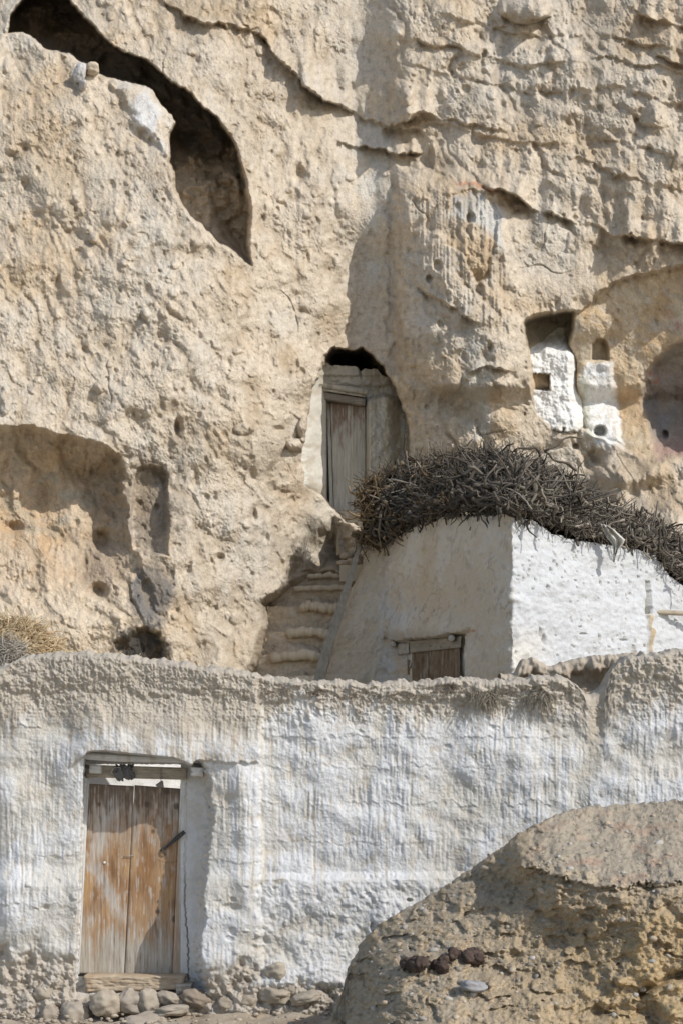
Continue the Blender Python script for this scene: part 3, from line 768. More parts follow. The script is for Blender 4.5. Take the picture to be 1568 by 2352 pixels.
    C = mixc(C, (0.66, 0.66, 0.66), rec * .9)
    C = mixc(C, (0.58, 0.55, 0.49), rec * .6 * sm(0, .7, n2 + n1))
    # the long crack between door post and jamb plaster
    ck = np.abs(U - (428 + 3.5 * perlin(V / 22, V * 0, 481) + 2 * perlin(V / 7, V * 0, 483) - (V - 1800) * .012 + 10 * sm(2050, 2200, V)))
    crk = sm(2.4, .6, ck) * rec * sm(1790, 1810, V)
    C = mixc(C, (0.16, 0.14, 0.12), crk); D += .012 * crk
    C *= (1 + .06 * n3)[..., None]
    keep = ~((U > edge_l + 5) & (U < 414 - (V - 1800) * 0.0) & (V > 1757) & (V < 2243))

    # ---- over the top and down the back
    YF = WALL_Y + D
    Xf, Yf, Zf = P(U, V, YF)
    thick = 0.42
    nb = 46
    ang = np.linspace(0, np.pi, 26)[1:]
    rows = []
    zt = Zf[0]; yt = Yf[0]; xt = Xf[0]
    nn = fbm(us / 25, us * 0 + 9.5, 491, 3)
    ker = np.ones(45) / 45
    smo = lambda a_: np.convolve(np.pad(a_, 22, mode='edge'), ker, 'valid')
    yt0, zt0 = yt, zt; yts, zts = smo(yt), smo(zt)
    for k, a in enumerate(ang):
        w_ = min(1.0, (k + 1) / 6); yt = lerp(yt0, yts, w_); zt = lerp(zt0, zts, w_ * .8)
        yy = yt + thick * (1 - np.cos(a)) / 2
        zz = zt + (0.05 + .02 * nn) * np.sin(a) + .02 * perlin(us / 16, us * 0 + k * .35, 493) * np.sin(a) + .010 * perlin(us / 11 + k * .37, us * 0 + k * .7, 495) * np.sin(a)
        rows.append((xt, yy, zz))
    for k in range(1, 14):
        rows.append((xt, yt + thick + .02 * perlin(us / 30, us * 0 + k, 497), zt + (-2.35 - zt) * k / 13))
    RX = np.array([r[0] for r in rows])[::-1]; RY = np.array([r[1] for r in rows])[::-1]; RZ = np.array([r[2] for r in rows])[::-1]
    CR = np.zeros(RX.shape + (3,), np.float32); CR[:] = mud * .95
    CR *= (1 + .12 * fbm(RX / .08, RY / .08 + RZ / .08, 499, 3))[..., None]
    X = np.concatenate([RX, Xf]); Y = np.concatenate([RY, Yf]); Z = np.concatenate([RZ, Zf]); Cc = np.concatenate([CR, C])
    # opening through the back skin too
    s14 = K * (WALL_Y + .2)
    kb = ~((RX > (200 - UC) * s14) & (RX < (416 - UC) * s14) & (RZ < (VH - 1757) * s14) & (RZ > (VH - 2243) * s14))
    kk = np.concatenate([kb, keep])
    root = empty('courtyard_wall', (0, WALL_Y, -2.1), 'long whitewashed mud wall with bare crumbling top and a low wooden door at its left end', 'wall')
    grid_obj('wall_body', X, Y, Z, M_MUD, root, np.clip(Cc, .02, .85), kk)
    return root
wall = build_wall()

def grain(U, V, sx=5, sy=120, seed=0):
    return perlin(U / sx, V / sy, 601 + seed) + .7 * perlin(U / (sx * .45), V / (sy * .6), 603 + seed) + .4 * fbm(U / 9, V / 40, 605 + seed, 3)
def door_colour(U, V):
    g = grain(U, V, 5, 130); n = fbm(U / 40, V / 90, 611, 3); n2 = fbm(U / 12, V / 30, 615, 3)
    C = np.zeros(U.shape + (3,), np.float32); C[:] = (0.355, 0.23, 0.135)
    C = mixc(C, (0.27, 0.145, 0.065), .8 * sm(-.1, .7, n + .3 * g))
    C = mixc(C, (0.43, 0.275, 0.14), .7 * sm(.0, .7, -n + .2 * g) * sm(1880, 1960, V) * sm(2130, 2060, V))
    grey = (0.46, 0.44, 0.415)
    # weathered silver-grey: top, foot and brushed diagonals
    a = sm(1975, 1840, V + 60 * n + 50 * g)
    C = mixc(C, (0.40, 0.375, 0.34), .72 * a)
    a = sm(2075, 2200, V + 60 * n + 30 * g)
    C = mixc(C, (0.40, 0.385, 0.345), .85 * a)
    dl = (U - 205) - (V - 1975) * .55
    C = mixc(C, grey, .8 * sm(26, 4, np.abs(dl - 4) + 18 * n2) * sm(1960, 2000, V) * sm(2150, 2080, V))
    C = mixc(C, grey, .8 * sm(30, 4, np.abs(U - 238 + (V - 1900) * .28) + 14 * n2 + 8 * g) * sm(2000, 1940, V))
    C = mixc(C, grey, .55 * sm(.55, 1.0, g + n2))
    C = mixc(C, (0.12, 0.075, 0.045), .8 * sm(1885, 1812, V + 44 * g + 30 * n2))  # dark brown door top, overhang's shadow painted into it
    C = mixc(C, (0.16, 0.095, 0.05), .6 * sm(.5, 1.1, -g + .5 * n))
    for ku, kv, kr in [(362, 2095, 5), (383, 1818, 7), (402, 2112, 7), (337, 1848, 6), (405, 1852, 6), (228, 1848, 4), (352, 1910, 4)]:
        C = mixc(C, (0.09, 0.065, 0.05), .8 * sm(kr + 2, kr - 2, np.hypot(U - ku, (V - kv) * .8)))
    # arc scratched by the hasp
    C = mixc(C, (0.14, 0.10, 0.06), .55 * sm(1.8, .5, np.abs(np.hypot(U - 388, V - 1930) - 52)) * sm(1965, 1972, V) * sm(425, 410, U) * sm(360, 366, U))
    return np.clip(C * (1 + .10 * g)[..., None], .02, .8)
def wood_disp(U, V):
    return 0.0016 * grain(U, V, 5, 130)
def grey_wood(base=(0.42, 0.39, 0.34), dark=(0.2, 0.165, 0.125), sx=60, sy=4):
    def f(U, V):
        g = grain(U, V, sx, sy, 20); n = fbm(U / 30, V / 20, 631, 3)
        C = np.zeros(U.shape + (3,), np.float32); C[:] = base
        C = mixc(C, dark, .7 * sm(.2, 1.0, g)); C = mixc(C, (0.50, 0.44, 0.35), .4 * sm(0, .7, n))
        return C
    return f
def bar(name, c4, Y, depth, mat, parent, colf, nu=80, nv=14, amp=.006, seed=0, bow=0.0):
    """rough hewn timber: slab with a worn, slightly wandering front"""
    c = np.array(c4, float)
    return slab(name, c4, Y, depth, mat, parent, nu, nv, colf, lambda U, V: amp * fbm(U / 30, V / 9, 641 + seed, 3) + .35 * amp * grain(U, V, 60, 3, seed), .012)

DY = WALL_Y + 0.262
def build_wall_door(root):
    door = bpy.data.objects.new('door', None); link(door, root); door.location = (0, 0, 0)
    door.empty_display_size = .2
    slab('plank', [(202, 1801), (307, 1806), (284.5, 2241), (180, 2237)], [DY, DY, DY, DY], .035, M_WOOD, door, 60, 240, door_colour, wood_disp)
    slab('plank', [(309, 1804), (415, 1812), (395, 2240), (286.5, 2242)], [DY - .004] * 4, .035, M_WOOD, door, 60, 240, door_colour, wood_disp)
    # square patch of old plaster in the top corner of the leaf
    # iron hasp swung across the frame
    mb = MB()
    a = np.array(P(376, 1952, DY - .02)); b = np.array(P(424, 1911, DY - .085))
    ax = (b - a) / np.linalg.norm(b - a); side = np.cross(ax, [0, -1, 0]); side /= np.linalg.norm(side); nrm = np.cross(ax, side)
    for (p, q, w0, w1, th) in [(0, .45, .010, .014, .006), (.45, .62, .014, .019, .006), (.62, 1.0, .019, .017, .006)]:
        L = np.linalg.norm(b - a); A = a + ax * L * p; B = a + ax * L * q
        vs = []
        for (c, w) in ((A, w0), (B, w1)):
            for sg, tg in ((-1, -1), (1, -1), (1, 1), (-1, 1)): vs.append(c + side * w * sg + nrm * th * tg)
        mb.add(vs, [[0, 3, 2, 1], [4, 5, 6, 7], [0, 1, 5, 4], [1, 2, 6, 5], [2, 3, 7, 6], [3, 0, 4, 7]], (.06, .058, .055))
    pt = np.array(P(416, 1918, DY - .088))
    mb.tube([pt, pt + [0, -.012, 0]], [.008, .006], 8, (.14, .14, .14))
    mb.build('hasp', M_IRON, door, False)
    mb = MB(); c = np.array(P(377, 1955, DY - .012))
    mb.tube([c + [-.022, .014, .02], c + [-.012, -.014, .012], c + [.004, -.02, -.004], c + [.012, -.01, -.028], c + [.008, .014, -.034]], .006, 6, (.07, .065, .06))
    mb.tube([c + [-.03, -.002, -.006], c + [-.012, -.004, .03]], .0045, 6, (.07, .065, .06))
    mb.build('latch_ring', M_IRON, door)
    mb = MB()
    l = np.array(P(286, 1967, DY)); r = np.array(P(309, 1965, DY - .003))
    mb.tube([l + [0, .01, 0], l + [.002, -.012, 0], (l + r) / 2 + [0, -.014, 0], r + [-.002, -.012, 0], r + [0, .01, 0]], .0035, 6, (.35, .34, .33))
    mb.build('wire_staple', M_IRON, door)
    mb = MB(); c = np.array(P(240, 1982, DY - .003)); mb.tube([c, c + [0, -.006, 0]], [.012, .009], 10, (.75, .74, .7)); mb.build('tack', M_IRON, door)
    # frame
    grey = grey_wood((0.55, 0.54, 0.52), (0.35, 0.32, 0.28), 4, 70)
    def postcol(U, V):
        C = grey(U, V); C = mixc(C, (0.40, 0.27, 0.17), .75 * sm(1860, 1960, V + 30 * fbm(U / 9, V / 60, 651, 3)) * sm(417, 409, U + 3 * fbm(U / 5, V / 40, 652, 2))); return C
    slab('door_post', [(414.5, 1800), (432, 1802), (428, 2248), (396, 2246)], [DY - .03, DY - .03, DY - .03, DY - .03], .10, M_WOOD, root, 20, 160, postcol, wood_disp)
    slab('door_post', [(192, 1762), (206, 1764), (181, 2240), (166, 2240)], [DY - .03] * 4, .10, M_WOOD, root, 16, 160, grey_wood((0.56, 0.57, 0.57), (0.42, 0.4, 0.36), 4, 70), wood_disp)
    # lintel pole, squared beam, stub ends, threshold
    mb = MB(); n = 60; tt = np.linspace(0, 1, n)
    uu = 190 + tt * 268; vv = 1736 + 14 * tt + 2.0 * np.sin(tt * 5)
    pts = np.stack(P(uu, vv, np.full(n, WALL_Y + .055)), -1)
    rad = (.031 - .007 * tt) * (1 + .05 * perlin(tt * 9, tt * 0, 661))
    g = perlin(tt * 14, tt * 0, 663)
    cols = np.repeat(mixc(np.tile(np.array([[.62, .63, .64]]), (n, 1))[None], (0.46, 0.42, 0.36), (.7 * sm(.1, .5, g))[None])[0], 14, 0)
    mb.tube(pts, rad, 14, cols); mb.build('lintel_pole', M_BEAM, root)
    bar('lintel_beam', [(196, 1757), (430, 1764), (428, 1792), (196, 1786)], WALL_Y + .17, .12, M_BEAM, root, grey_wood((0.36, 0.32, 0.26), (0.16, 0.12, 0.085)), 100, 20, .006)
    bar('beam_end', [(204, 1758), (231, 1759), (231, 1778), (204, 1777)], WALL_Y + .06, .25, M_BEAM, root, grey_wood((0.58, 0.575, 0.55), (0.42, 0.38, 0.32), 12, 9), 14, 12, .008, 3)
    bar('beam_end', [(439, 1762), (467, 1764), (466, 1784), (438, 1783)], WALL_Y - .02, .3, M_BEAM, root, grey_wood((0.66, 0.66, 0.65), (0.36, 0.34, 0.3), 12, 9), 14, 12, .008, 5)
    bar('threshold', [(192, 2243), (424, 2243), (420, 2274), (200, 2280)], WALL_Y + .04, .30, M_BEAM, root, grey_wood((0.44, 0.355, 0.26), (0.30, 0.21, 0.13)), 120, 22, .012, 7)
    bar('threshold_block', [(404, 2262), (440, 2262), (438, 2284), (404, 2285)], WALL_Y + .0, .2, M_BEAM, root, grey_wood((0.44, 0.40, 0.34), (0.3, 0.25, 0.2), 14, 6), 20, 14, .01, 9)
    adopt_all(root)
def adopt_all(root):
    bpy.context.view_layer.update()
    inv = root.matrix_world.inverted()
    for ch in root.children: ch.matrix_parent_inverse = inv
build_wall_door(wall)

# rag bundle and dangling tin on the lintel beam
def build_lintel_bits():
    mb = MB(); rng = random.Random(3)
    for i in range(9):
        u = 268 + i * 4.3 + rng.uniform(-2, 2)
        pts = [P(u + rng.uniform(-3, 3) + 4 * math.sin(k * 1.3 + i), v, WALL_Y + .165 - .02 * math.sin(k / 6 * 3.14) - rng.uniform(0, .008)) for k, v in enumerate(np.linspace(1756, 1793 + rng.uniform(-4, 3), 7))]
        mb.tube(pts, np.array([.006, .016, .019, .017, .018, .016, .010]) * rng.uniform(.8, 1.15), 8, np.array((.13, .13, .13)) * rng.uniform(.7, 1.3))
    tag(mb.build('rag_bundle', M_CLOTH), 'dark grey rag knotted round the lintel beam above the lower door', 'rag')
    mb = MB(); a = np.linspace(0, 6.0, 26)
    for k in range(3):
        pts = [P(266 + (9 + k) * math.cos(t + k), 1771 + (7 + .6 * k) * math.sin(t + k * .7), WALL_Y + .142 - .004 * k) for t in a]
        mb.tube(pts, .0028, 5, (.5, .47, .4))
    tag(mb.build('rope_coil', M_CLOTH), 'small pale coil of cord on the dark rag at the lower door beam', 'cord')
    # crushed tin hanging on a thread
    mb = MB(); c = lambda u, v, d=0: np.array(P(u, v, WALL_Y + .15 + d))
    A, B, Cc, Dd = c(358, 1912 - 110), c(369, 1803), c(379, 1804), c(377, 1815)
    top = c(372, 1793, .004); fr = c(366, 1801, -.035); bt = c(364, 1811, -.006)
    L = c(357, 1803.5); R = c(377, 1808); T2 = c(375, 1795)
    mb.add([L, top, T2, R, bt, fr, c(368, 1804, .03)], [[0, 1, 5], [1, 2, 5], [2, 3, 5], [3, 4, 5], [4, 0, 5], [0, 6, 1], [1, 6, 2], [2, 6, 3], [3, 6, 4], [4, 6, 0]], (.22, .20, .185))
    mb.tube([c(370, 1796), c(369.5, 1785, -.004), c(370, 1776, -.01), c(371, 1764, 0)], .0022, 5, (.12, .11, .1))
    mb.tube([c(371, 1782, -.008), c(372, 1789, -.01)], [.008, .006], 6, (.2, .19, .18))
    tag(mb.build('hanging_charm', M_IRON, None, False), 'small crumpled grey charm dangling on a thread above the lower door', 'charm')
build_lintel_bits()

def build_inner_wall():
    us = np.linspace(130, 480, 160); vs = np.linspace(1580, 2420, 130)
    U, V = np.meshgrid(us, vs); Y = 15.30 + .8 * ((U - UC) * K * 15.3 + 1.7) + .02 * fbm(U / 60, V / 60, 671, 3)
    X, Yy, Z = P(U, V, Y); Z = np.minimum(Z, .66)
    C = np.zeros(U.shape + (3,), np.float32); C[:] = (0.80, 0.80, 0.79)
    # closed block: front, top, back
    h, w = U.shape
    XB = np.concatenate([X[:1], X[:1], X]); YB = np.concatenate([Yy[:1] + .22, Yy[:1] + .22, Yy])
    ZB = np.concatenate([np.full((1, w), -2.4), Z[:1] * 0 + .66, Z]); CB = np.concatenate([C[:2], C])
    tag(grid_obj('inner_wall', XB, YB, ZB, M_MUD, None, CB), 'bright white wall glimpsed through the gap above the lower door', 'wall')
build_inner_wall()

# ------------------------------------------------------------------ low mud wall behind the notch
def build_low_wall():
    us = np.arange(1150, 1480, 2.0)
    Y0 = 14.75
    top = scurve(us, [(1150, 1560), (1186, 1556), (1192, 1534), (1204, 1524), (1225, 1522), (1245, 1530), (1262, 1540), (1300, 1530), (1330, 1522), (1380, 1516), (1480, 1508)], 5) + 3 * fbm(us / 14, us * 0 + .4, 681, 3)
    n = 80; t = np.linspace(0, 1, n)
    U = np.broadcast_to(us, (n, len(us))).copy(); V = top[None] + (1860 - top[None]) * t[:, None]
    n2 = fbm(U / 30, V / 26, 683, 3); n3 = fbm(U / 8, V / 8, 687, 3)
    D = .10 * sm(top[None] + 14, top[None] + 34, V + 10 * n2) + .03 * n2 + .010 * n3 + .10 * sm(1368, 1376, U) * 0 - .05 * sm(1352, 1362, U + 3 * n2) * sm(1560, 1545, V)
    X, Y, Z = P(U, V, Y0 + D)
    C = np.zeros(U.shape + (3,), np.float32); C[:] = (0.43, 0.36, 0.28)
    C = mixc(C, (0.33, 0.27, 0.2), .6 * sm(0, .6, n2)); C = mixc(C, (0.5, 0.44, 0.36), .6 * sm(top[None] + 16, top[None] + 6, V))
    rows = [(X[0], Y[0] + .35 * (1 - math.cos(a)) / 2, Z[0] + .05 * math.sin(a)) for a in np.linspace(0, math.pi, 12)[1:]]
    rows += [(X[0], Y[0] + .35, Z[0] - 1.0 * k) for k in (.5, 1, 2, 3)]
    rows = rows[::-1]
    X = np.concatenate([[r[0] for r in rows], X]); Y = np.concatenate([[r[1] for r in rows], Y]); Z = np.concatenate([[r[2] for r in rows], Z])
    C = np.concatenate([np.broadcast_to(C[0], (len(rows),) + C[0].shape), C])
    tag(grid_obj('mud_wall', X, Y, Z, M_MUD, None, C), 'short bare tan mud wall with a rounded cap in the notch before the white house', 'wall')
build_low_wall()

# ================================================================== FOREGROUND ROCK
def build_outcrop():
    st = 2.2
    us = np.arange(640, 2350, st, dtype=np.float32)
    crest = scurve(us, [(640, 2520), (700, 2440), (765, 2345), (780, 2300), (800, 2230), (818, 2195), (845, 2150), (875, 2128), (930, 2096), (990, 2062), (1050, 2025), (1100, 1992), (1130, 1970), (1165, 1945), (1185, 1925), (1230, 1900), (1270, 1884), (1300, 1868), (1340, 1858), (1390, 1855), (1480, 1850), (1568, 1843), (1800, 1830), (1950, 1850), (2100, 1930), (2250, 2120), (2350, 2480)], 6)
    crest = crest + 4 * fbm(us / 22, us * 0 + .3, 701, 3) + 2.2 * perlin(us / 5, us * 0 + .7, 703)
    n = 330; t = np.linspace(0, 1, n)
    U = np.broadcast_to(us, (n, len(us))).copy(); V = crest[None] + (2470 - crest[None]) * t[:, None]
    ctrl = [(640, 2500, 12.3), (700, 2440, 12.3), (770, 2345, 12.2), (815, 2200, 12.3), (875, 2130, 12.35), (1000, 2060, 12.35), (1100, 1992, 12.3), (1185, 1925, 12.25), (1300, 1868, 12.6), (1390, 1855, 12.8), (1568, 1843, 12.8), (1800, 1830, 12.8),
            (1210, 1990, 11.75), (1290, 2010, 11.55), (1400, 2045, 11.3), (1568, 2035, 11.3), (1800, 2030, 11.3), (1400, 1950, 12.05), (1568, 1940, 12.1),
            (1180, 2020, 12.0), (1150, 2120, 11.7), (1050, 2120, 11.85), (1000, 2200, 11.4), (880, 2230, 11.6), (850, 2340, 11.3), (1000, 2340, 10.75), (1100, 2230, 11.3),
            (1300, 2150, 11.45), (1450, 2150, 11.15), (1568, 2150, 11.1), (1800, 2150, 11.1), (1200, 2300, 10.95), (1400, 2300, 10.95), (1568, 2300, 10.9), (1800, 2300, 10.9), (1000, 2470, 10.1), (1300, 2470, 10.4), (1568, 2470, 10.6), (1800, 2470, 10.6), (760, 2470, 11.4), (640, 2560, 12.2), (2000, 1870, 12.7), (2000, 2200, 11.3), (2000, 2470, 10.8), (2350, 2480, 12.4), (2250, 2300, 11.9), (2250, 2130, 12.5), (2100, 2000, 12.2)]
    D = tps(U, V, ctrl).astype(np.float32)
    n1 = fbm(U / 120, V / 90, 711, 3); n2 = fbm(U / 38, V / 30, 715, 3); n3 = fbm(U / 10, V / 8, 721, 3)
    # plate edge with the crack beneath
    L = 15 * n2 + 5 * n3 + scurve(U + 5 * n2, [(1080, 2050), (1160, 1985), (1200, 2004), (1240, 2002), (1285, 2014), (1340, 2034), (1400, 2042), (1470, 2036), (1568, 2030), (1800, 2030)], 6)
    m = sm(1170, 1215, U); d = V + 4 * n2 - L
    D += -.045 * m * np.exp(-np.clip(-d, 0, None) / 40) * sm(4, -4, d) + .06 * m * (.3 + .9 * sm(-.3, .4, perlin(U / 60, V * 0, 735))) * np.exp(-np.clip(d, 0, None) / 26) * sm(-4, 4, d)
    for pts, w, a in [([(1470, 2288), (1490, 2268), (1530, 2250), (1568, 2238), (1700, 2220)], 9, .16), ([(1370, 2330), (1410, 2318), (1450, 2322), (1500, 2330)], 14, .10), ([(1200, 2005), (1290, 2044), (1340, 2052), (1420, 2045), (1480, 2050)], 3, .02), ([(1300, 2012), (1312, 2040)], 2, .03), ([(1520, 2070), (1545, 2100), (1568, 2120)], 10, .05)]:
        ld = line_dist(U + 3 * n2, V + 4 * n2, pts)
        D += a * gauss(ld, w)
    grit = np.abs(perlin(U / 7, V / 5, 725)) + .7 * np.abs(perlin(U / 3.6, V / 2.8, 726)) + .8 * np.abs(perlin(U / 16, V / 11, 727))
    qq = V / 58 + .0035 * U + 1.3 * n1 + .35 * n2; sq = qq - np.floor(qq)
    D += .05 * (sm(0, .10, sq) - sq) * sm(2030, 2080, V) * sm(-.35, .25, fbm(U / 90, V / 50, 729, 2))
    D += .07 * n1 + .036 * n2 + .006 * n3 - .016 * (grit - .6) * (.5 + .5 * sm(-.3, .4, n1))
    rough = 1 - .45 * sm(1240, 1330, U) * sm(2010, 1960, V)
    uu0, vv0 = 640.0, 1800.0
    R = np.zeros((int(700 / st), int(1720 / st)), np.float32); rng = random.Random(21)
    for _ in range(6000):
        u, v = rng.uniform(640, 2340), rng.uniform(1830, 2470); r = rng.choice([2.4, 2.8, 3.2, 4, 5, 6.5, 9])
        stamp(R, uu0, vv0, st, u, v, r * rng.uniform(.8, 1.7), r * rng.uniform(.6, 1.0), .0030 * r * rng.choice([-1, -1, -1, 1, .8]) * rng.uniform(.4, 1.1), rng.choice(['ball', 'soft', 'chip']), rng.uniform(-.5, .5))
    for u, v, r, a in [(1180, 2195, 26, .08), (1130, 2250, 40, -.05), (1290, 2210, 60, -.08), (1420, 2240, 70, -.10), (1500, 2160, 60, -.06), (1330, 2110, 50, -.06), (1240, 2110, 40, .06), (1240, 2310, 60, -.06), (960, 2300, 50, -.03), (1560, 2330, 50, -.1)]:
        stamp(R, uu0, vv0, st, u, v, r, r * .7, a, 'soft')
    iu = np.clip(((U - uu0) / st).astype(int), 0, R.shape[1] - 1); iv = np.clip(((V - vv0) / st).astype(int), 0, R.shape[0] - 1)
    D += R[iv, iu] * rough
    C = np.zeros(U.shape + (3,), np.float32); C[:] = (0.43, 0.345, 0.235)
    C = mixc(C, (0.48, 0.355, 0.19), .8 * sm(1150, 1450, U + 60 * n1) * sm(2060, 2130, V + 20 * n2))
    C = mixc(C, (0.36, 0.295, 0.21), .7 * sm(-.1, .6, n1))
    C = mixc(C, (0.44, 0.36, 0.26), .6 * sm(.1, .7, n2))
    plate = sm(30, -26, d + 30 * n2 + 16 * n3) * sm(1160, 1280, U + 30 * n2)
    C = mixc(C, (0.40, 0.36, 0.295), .75 * plate)
    C = mixc(C, (0.44, 0.30, 0.22), .65 * plate * sm(.1, .8, fbm(U / 90, V / 40, 731, 4)))
    C = mixc(C, (0.50, 0.42, 0.30), .7 * sm(18, 6, np.hypot((U - 1330) / 5.5, V - 2012 - (U - 1330) * .2)) * plate)
    left = sm(1180, 1080, U + 30 * n2)
    C = mixc(C, (0.40, 0.355, 0.285), .6 * left * sm(-.4, .4, n2))
    C = mixc(C, (0.48, 0.39, 0.29), .5 * sm(.2, .8, n3))
    C = mixc(C, (0.22, 0.17, 0.115), .5 * sm(.2, .8, -n3))
    C *= (1 + .10 * n3)[..., None]
    X, Y, Z = P(U, V, D)
    rows = []
    drop = [(.05, .012), (.12, .01), (.25, -.03), (.45, -.12), (.7, -.35), (.9, -.8), (1.05, -1.6), (1.1, -2.6)]
    for k, (dy, dz) in enumerate(drop):
        nz = .03 * fbm(us / 20, us * 0 + k * .5, 741, 3)
        rows.append((X[0] + nz, Y[0] + dy * (.6 + .4 * sm(820, 1200, us)), np.maximum(Z[0] + dz + nz * .4, -2.9)))
    rows = rows[::-1]
    # carry the foot down into the ground
    foot = [(X[-1], Y[-1] + .02 * k, np.minimum(Z[-1], Z[-1]) - .25 * k) for k in (1, 2, 3)]
    X = np.concatenate([[r[0] for r in rows], X, [r[0] for r in foot]]); Y = np.concatenate([[r[1] for r in rows], Y, [r[1] for r in foot]]); Z = np.concatenate([[r[2] for r in rows], Z, [r[2] for r in foot]])
    C = np.concatenate([np.broadcast_to(C[0], (len(rows),) + C[0].shape), C, np.broadcast_to(C[-1], (3,) + C[-1].shape)])
    tag(grid_obj('rock_outcrop', X, Y, Z, M_CRAG, None, np.clip(C, .02, .8)), 'big tan gravelly rock in the lower right foreground with a flat grey top', 'rock')
    return U, V, D
OU, OV, OD = build_outcrop()
def on_outcrop(u, v):
    j = int(np.clip((u - 640) / 2.2, 0, OU.shape[1] - 1)); i = int(np.argmin(np.abs(OV[:, j] - v)))
    return float(OD[i, j])

# ================================================================== WHITE HOUSE
C0 = np.array([1.59, 15.8]); B0 = np.array(P(885, 0, 18.55)[:2]); R0 = C0 + np.array([2.2, 1.9]) * 2.2
def face_Y(u):
    """distance of the house face seen in picture column u"""
    k = (u - UC) * K
    if u < 885: return 18.55
    p0, p1 = (B0, C0) if u <= 1175.5 else (C0, R0)
    d = p1 - p0
    t = (k * p0[1] - p0[0]) / (d[0] - k * d[1])
    return float(p0[1] + d[1] * np.clip(t, -.1, 1.2))
HT = [(700, 1290), (835, 1264), (885, 1246), (940, 1216), (1000, 1194), (1080, 1186), (1172, 1180), (1210, 1190), (1250, 1212), (1300, 1236), (1340, 1243), (1400, 1255), (1430, 1257), (1462, 1262), (1500, 1275), (1520, 1296), (1535, 1322), (1568, 1345), (1700, 1370), (2600, 1500)]
def build_house():
    root = empty('white_house', (C0[0], C0[1], .3), 'flat roofed mud house with bright white right side, topped by brushwood', 'house')
    NR = 330
    segs = [8, 80, 300, 420]
    t = np.linspace(0, 1, NR)[:, None]
    vrow = 1240 + (1700 - 1240) * t[:, 0]
    uE = np.interp(vrow, [1240, 1262, 1330, 1430, 1565, 1720], [838, 834, 806, 772, 733, 690]); yE = np.interp(vrow, [1240, 1700], [18.62, 18.3])
    E = np.stack([(uE - UC) * K * yE, yE], -1)
    A = E + np.array([0.1, 1.3])
    def seg(p, q, n, last=False):
        w = np.linspace(0, 1, n, endpoint=last)[None, :, None]
        return p[:, None] * (1 - w) + q[:, None] * w
    one = np.ones((NR, 1))
    XY = np.concatenate([seg(A, E, segs[0]), seg(E, one * B0, segs[1]), seg(one * B0, one * C0, segs[2]), seg(one * C0, one * R0, segs[3], True)], 1)
    # soften the corners
    for _ in range(5):
        XY[:, 1:-1] = (XY[:, :-2] + 2 * XY[:, 1:-1] + XY[:, 2:]) / 4
    T = np.gradient(XY, axis=1); T /= np.linalg.norm(T, axis=2)[..., None]
    Nn = np.stack([T[..., 1], -T[..., 0]], -1)
    utop = XY[0, :, 0] / (K * XY[0, :, 1]) + UC
    vtop = np.interp(utop, [p[0] for p in HT], [p[1] for p in HT]) + 4 * fbm(utop / 22, utop * 0 + .5, 801, 3)
    ztop = (VH - vtop) * K * XY[0, :, 1]
    z = ztop[None] + (0.1 - ztop[None]) * t
    U = XY[..., 0] / (K * XY[..., 1]) + UC; V = VH - z / (K * XY[..., 1])
    al = np.cumsum(np.linalg.norm(np.diff(XY, axis=1, prepend=XY[:, :1]), axis=2), 1)
    h = al * 200; zz = z * 200            # face coordinates
    n1 = fbm(h / 150, zz / 130, 811, 3); n2 = fbm(h / 40, zz / 36, 815, 3); n3 = fbm(h / 10, zz / 11, 821, 3)
    right = sm(1172, 1182, U)
    vs = perlin(h / 9, zz / 60, 825) + .7 * perlin(h / 4.6, zz / 40, 827)
    O = .030 * n1 + .012 * n2 + .0025 * n3 + right * (.0085 * vs * (.3 + .7 * sm(-.3, .4, n2)) + .004 * n3) + (1 - right) * (.005 * n3 + .003 * vs) + .03 * n2 * gauss(U - 1176, 12)
    # weathered head of the wall, narrow slits where render has flaked
    topb = sm(80, 0, (z - ztop[None]) * -200 + 20 * n2)
    O += -.012 * topb * right * np.clip(vs, 0, 1)
    rng = random.Random(7)
    pit = np.zeros_like(U)
    for _ in range(150):
        u = rng.uniform(1185, 1700); v = rng.uniform(1230, 1520) if rng.random() < .6 else rng.uniform(1260, 1340)
        ru, rv = rng.uniform(.7, 1.6), rng.uniform(2.5, 9)
        m = np.clip(1 - ((U - u - (V - v) * .18) / ru) ** 2 - ((V - v) / rv) ** 2, 0, 1)
        pit = np.maximum(pit, m)
    for u, v, ru, rv in [(1375, 1465, 3.5, 10), (1252, 1350, 3.5, 8), (1240, 1452, 3, 12), (1250, 1468, 3, 14), (1455, 1506, 7, 26), (1555, 1430, 3, 10), (1380, 1340, 3, 8), (1432, 1470, 9, 3), (1338, 1456, 9, 3), (1330, 1440, 4, 2)]:
        pit = np.maximum(pit, np.clip(1 - ((U - u - (V - v) * .12) / ru) ** 2 - ((V - v) / rv) ** 2, 0, 1))
    O -= .030 * np.sqrt(pit) * right
    for _ in range(60):
        u = rng.uniform(760, 1165); v = rng.uniform(1230, 1560); ru, rv = rng.uniform(1.2, 4), rng.uniform(1.5, 9)
        O -= .014 * np.clip(1 - ((U - u) / ru) ** 2 - ((V - v) / rv) ** 2, 0, 1) * (1 - right)
    for u, v, r in [(918, 1328, 9), (1000, 1330, 6)]: O -= .03 * np.clip(1 - ((U - u) / r) ** 2 - ((V - v) / (1.4 * r)) ** 2, 0, 1)
    # narrow chase with the old post in the right side
    chase = sm(7, 5, np.abs(U - 1491 - 2 * n2)) * sm(1333, 1337, V) * sm(1412, 1408, V)
    O -= .10 * chase
    rib = sm(8, 3, np.abs(U - 1494 - 3 * n2)) * sm(1408, 1414, V)
    O += .030 * rib + .02 * rib * vs
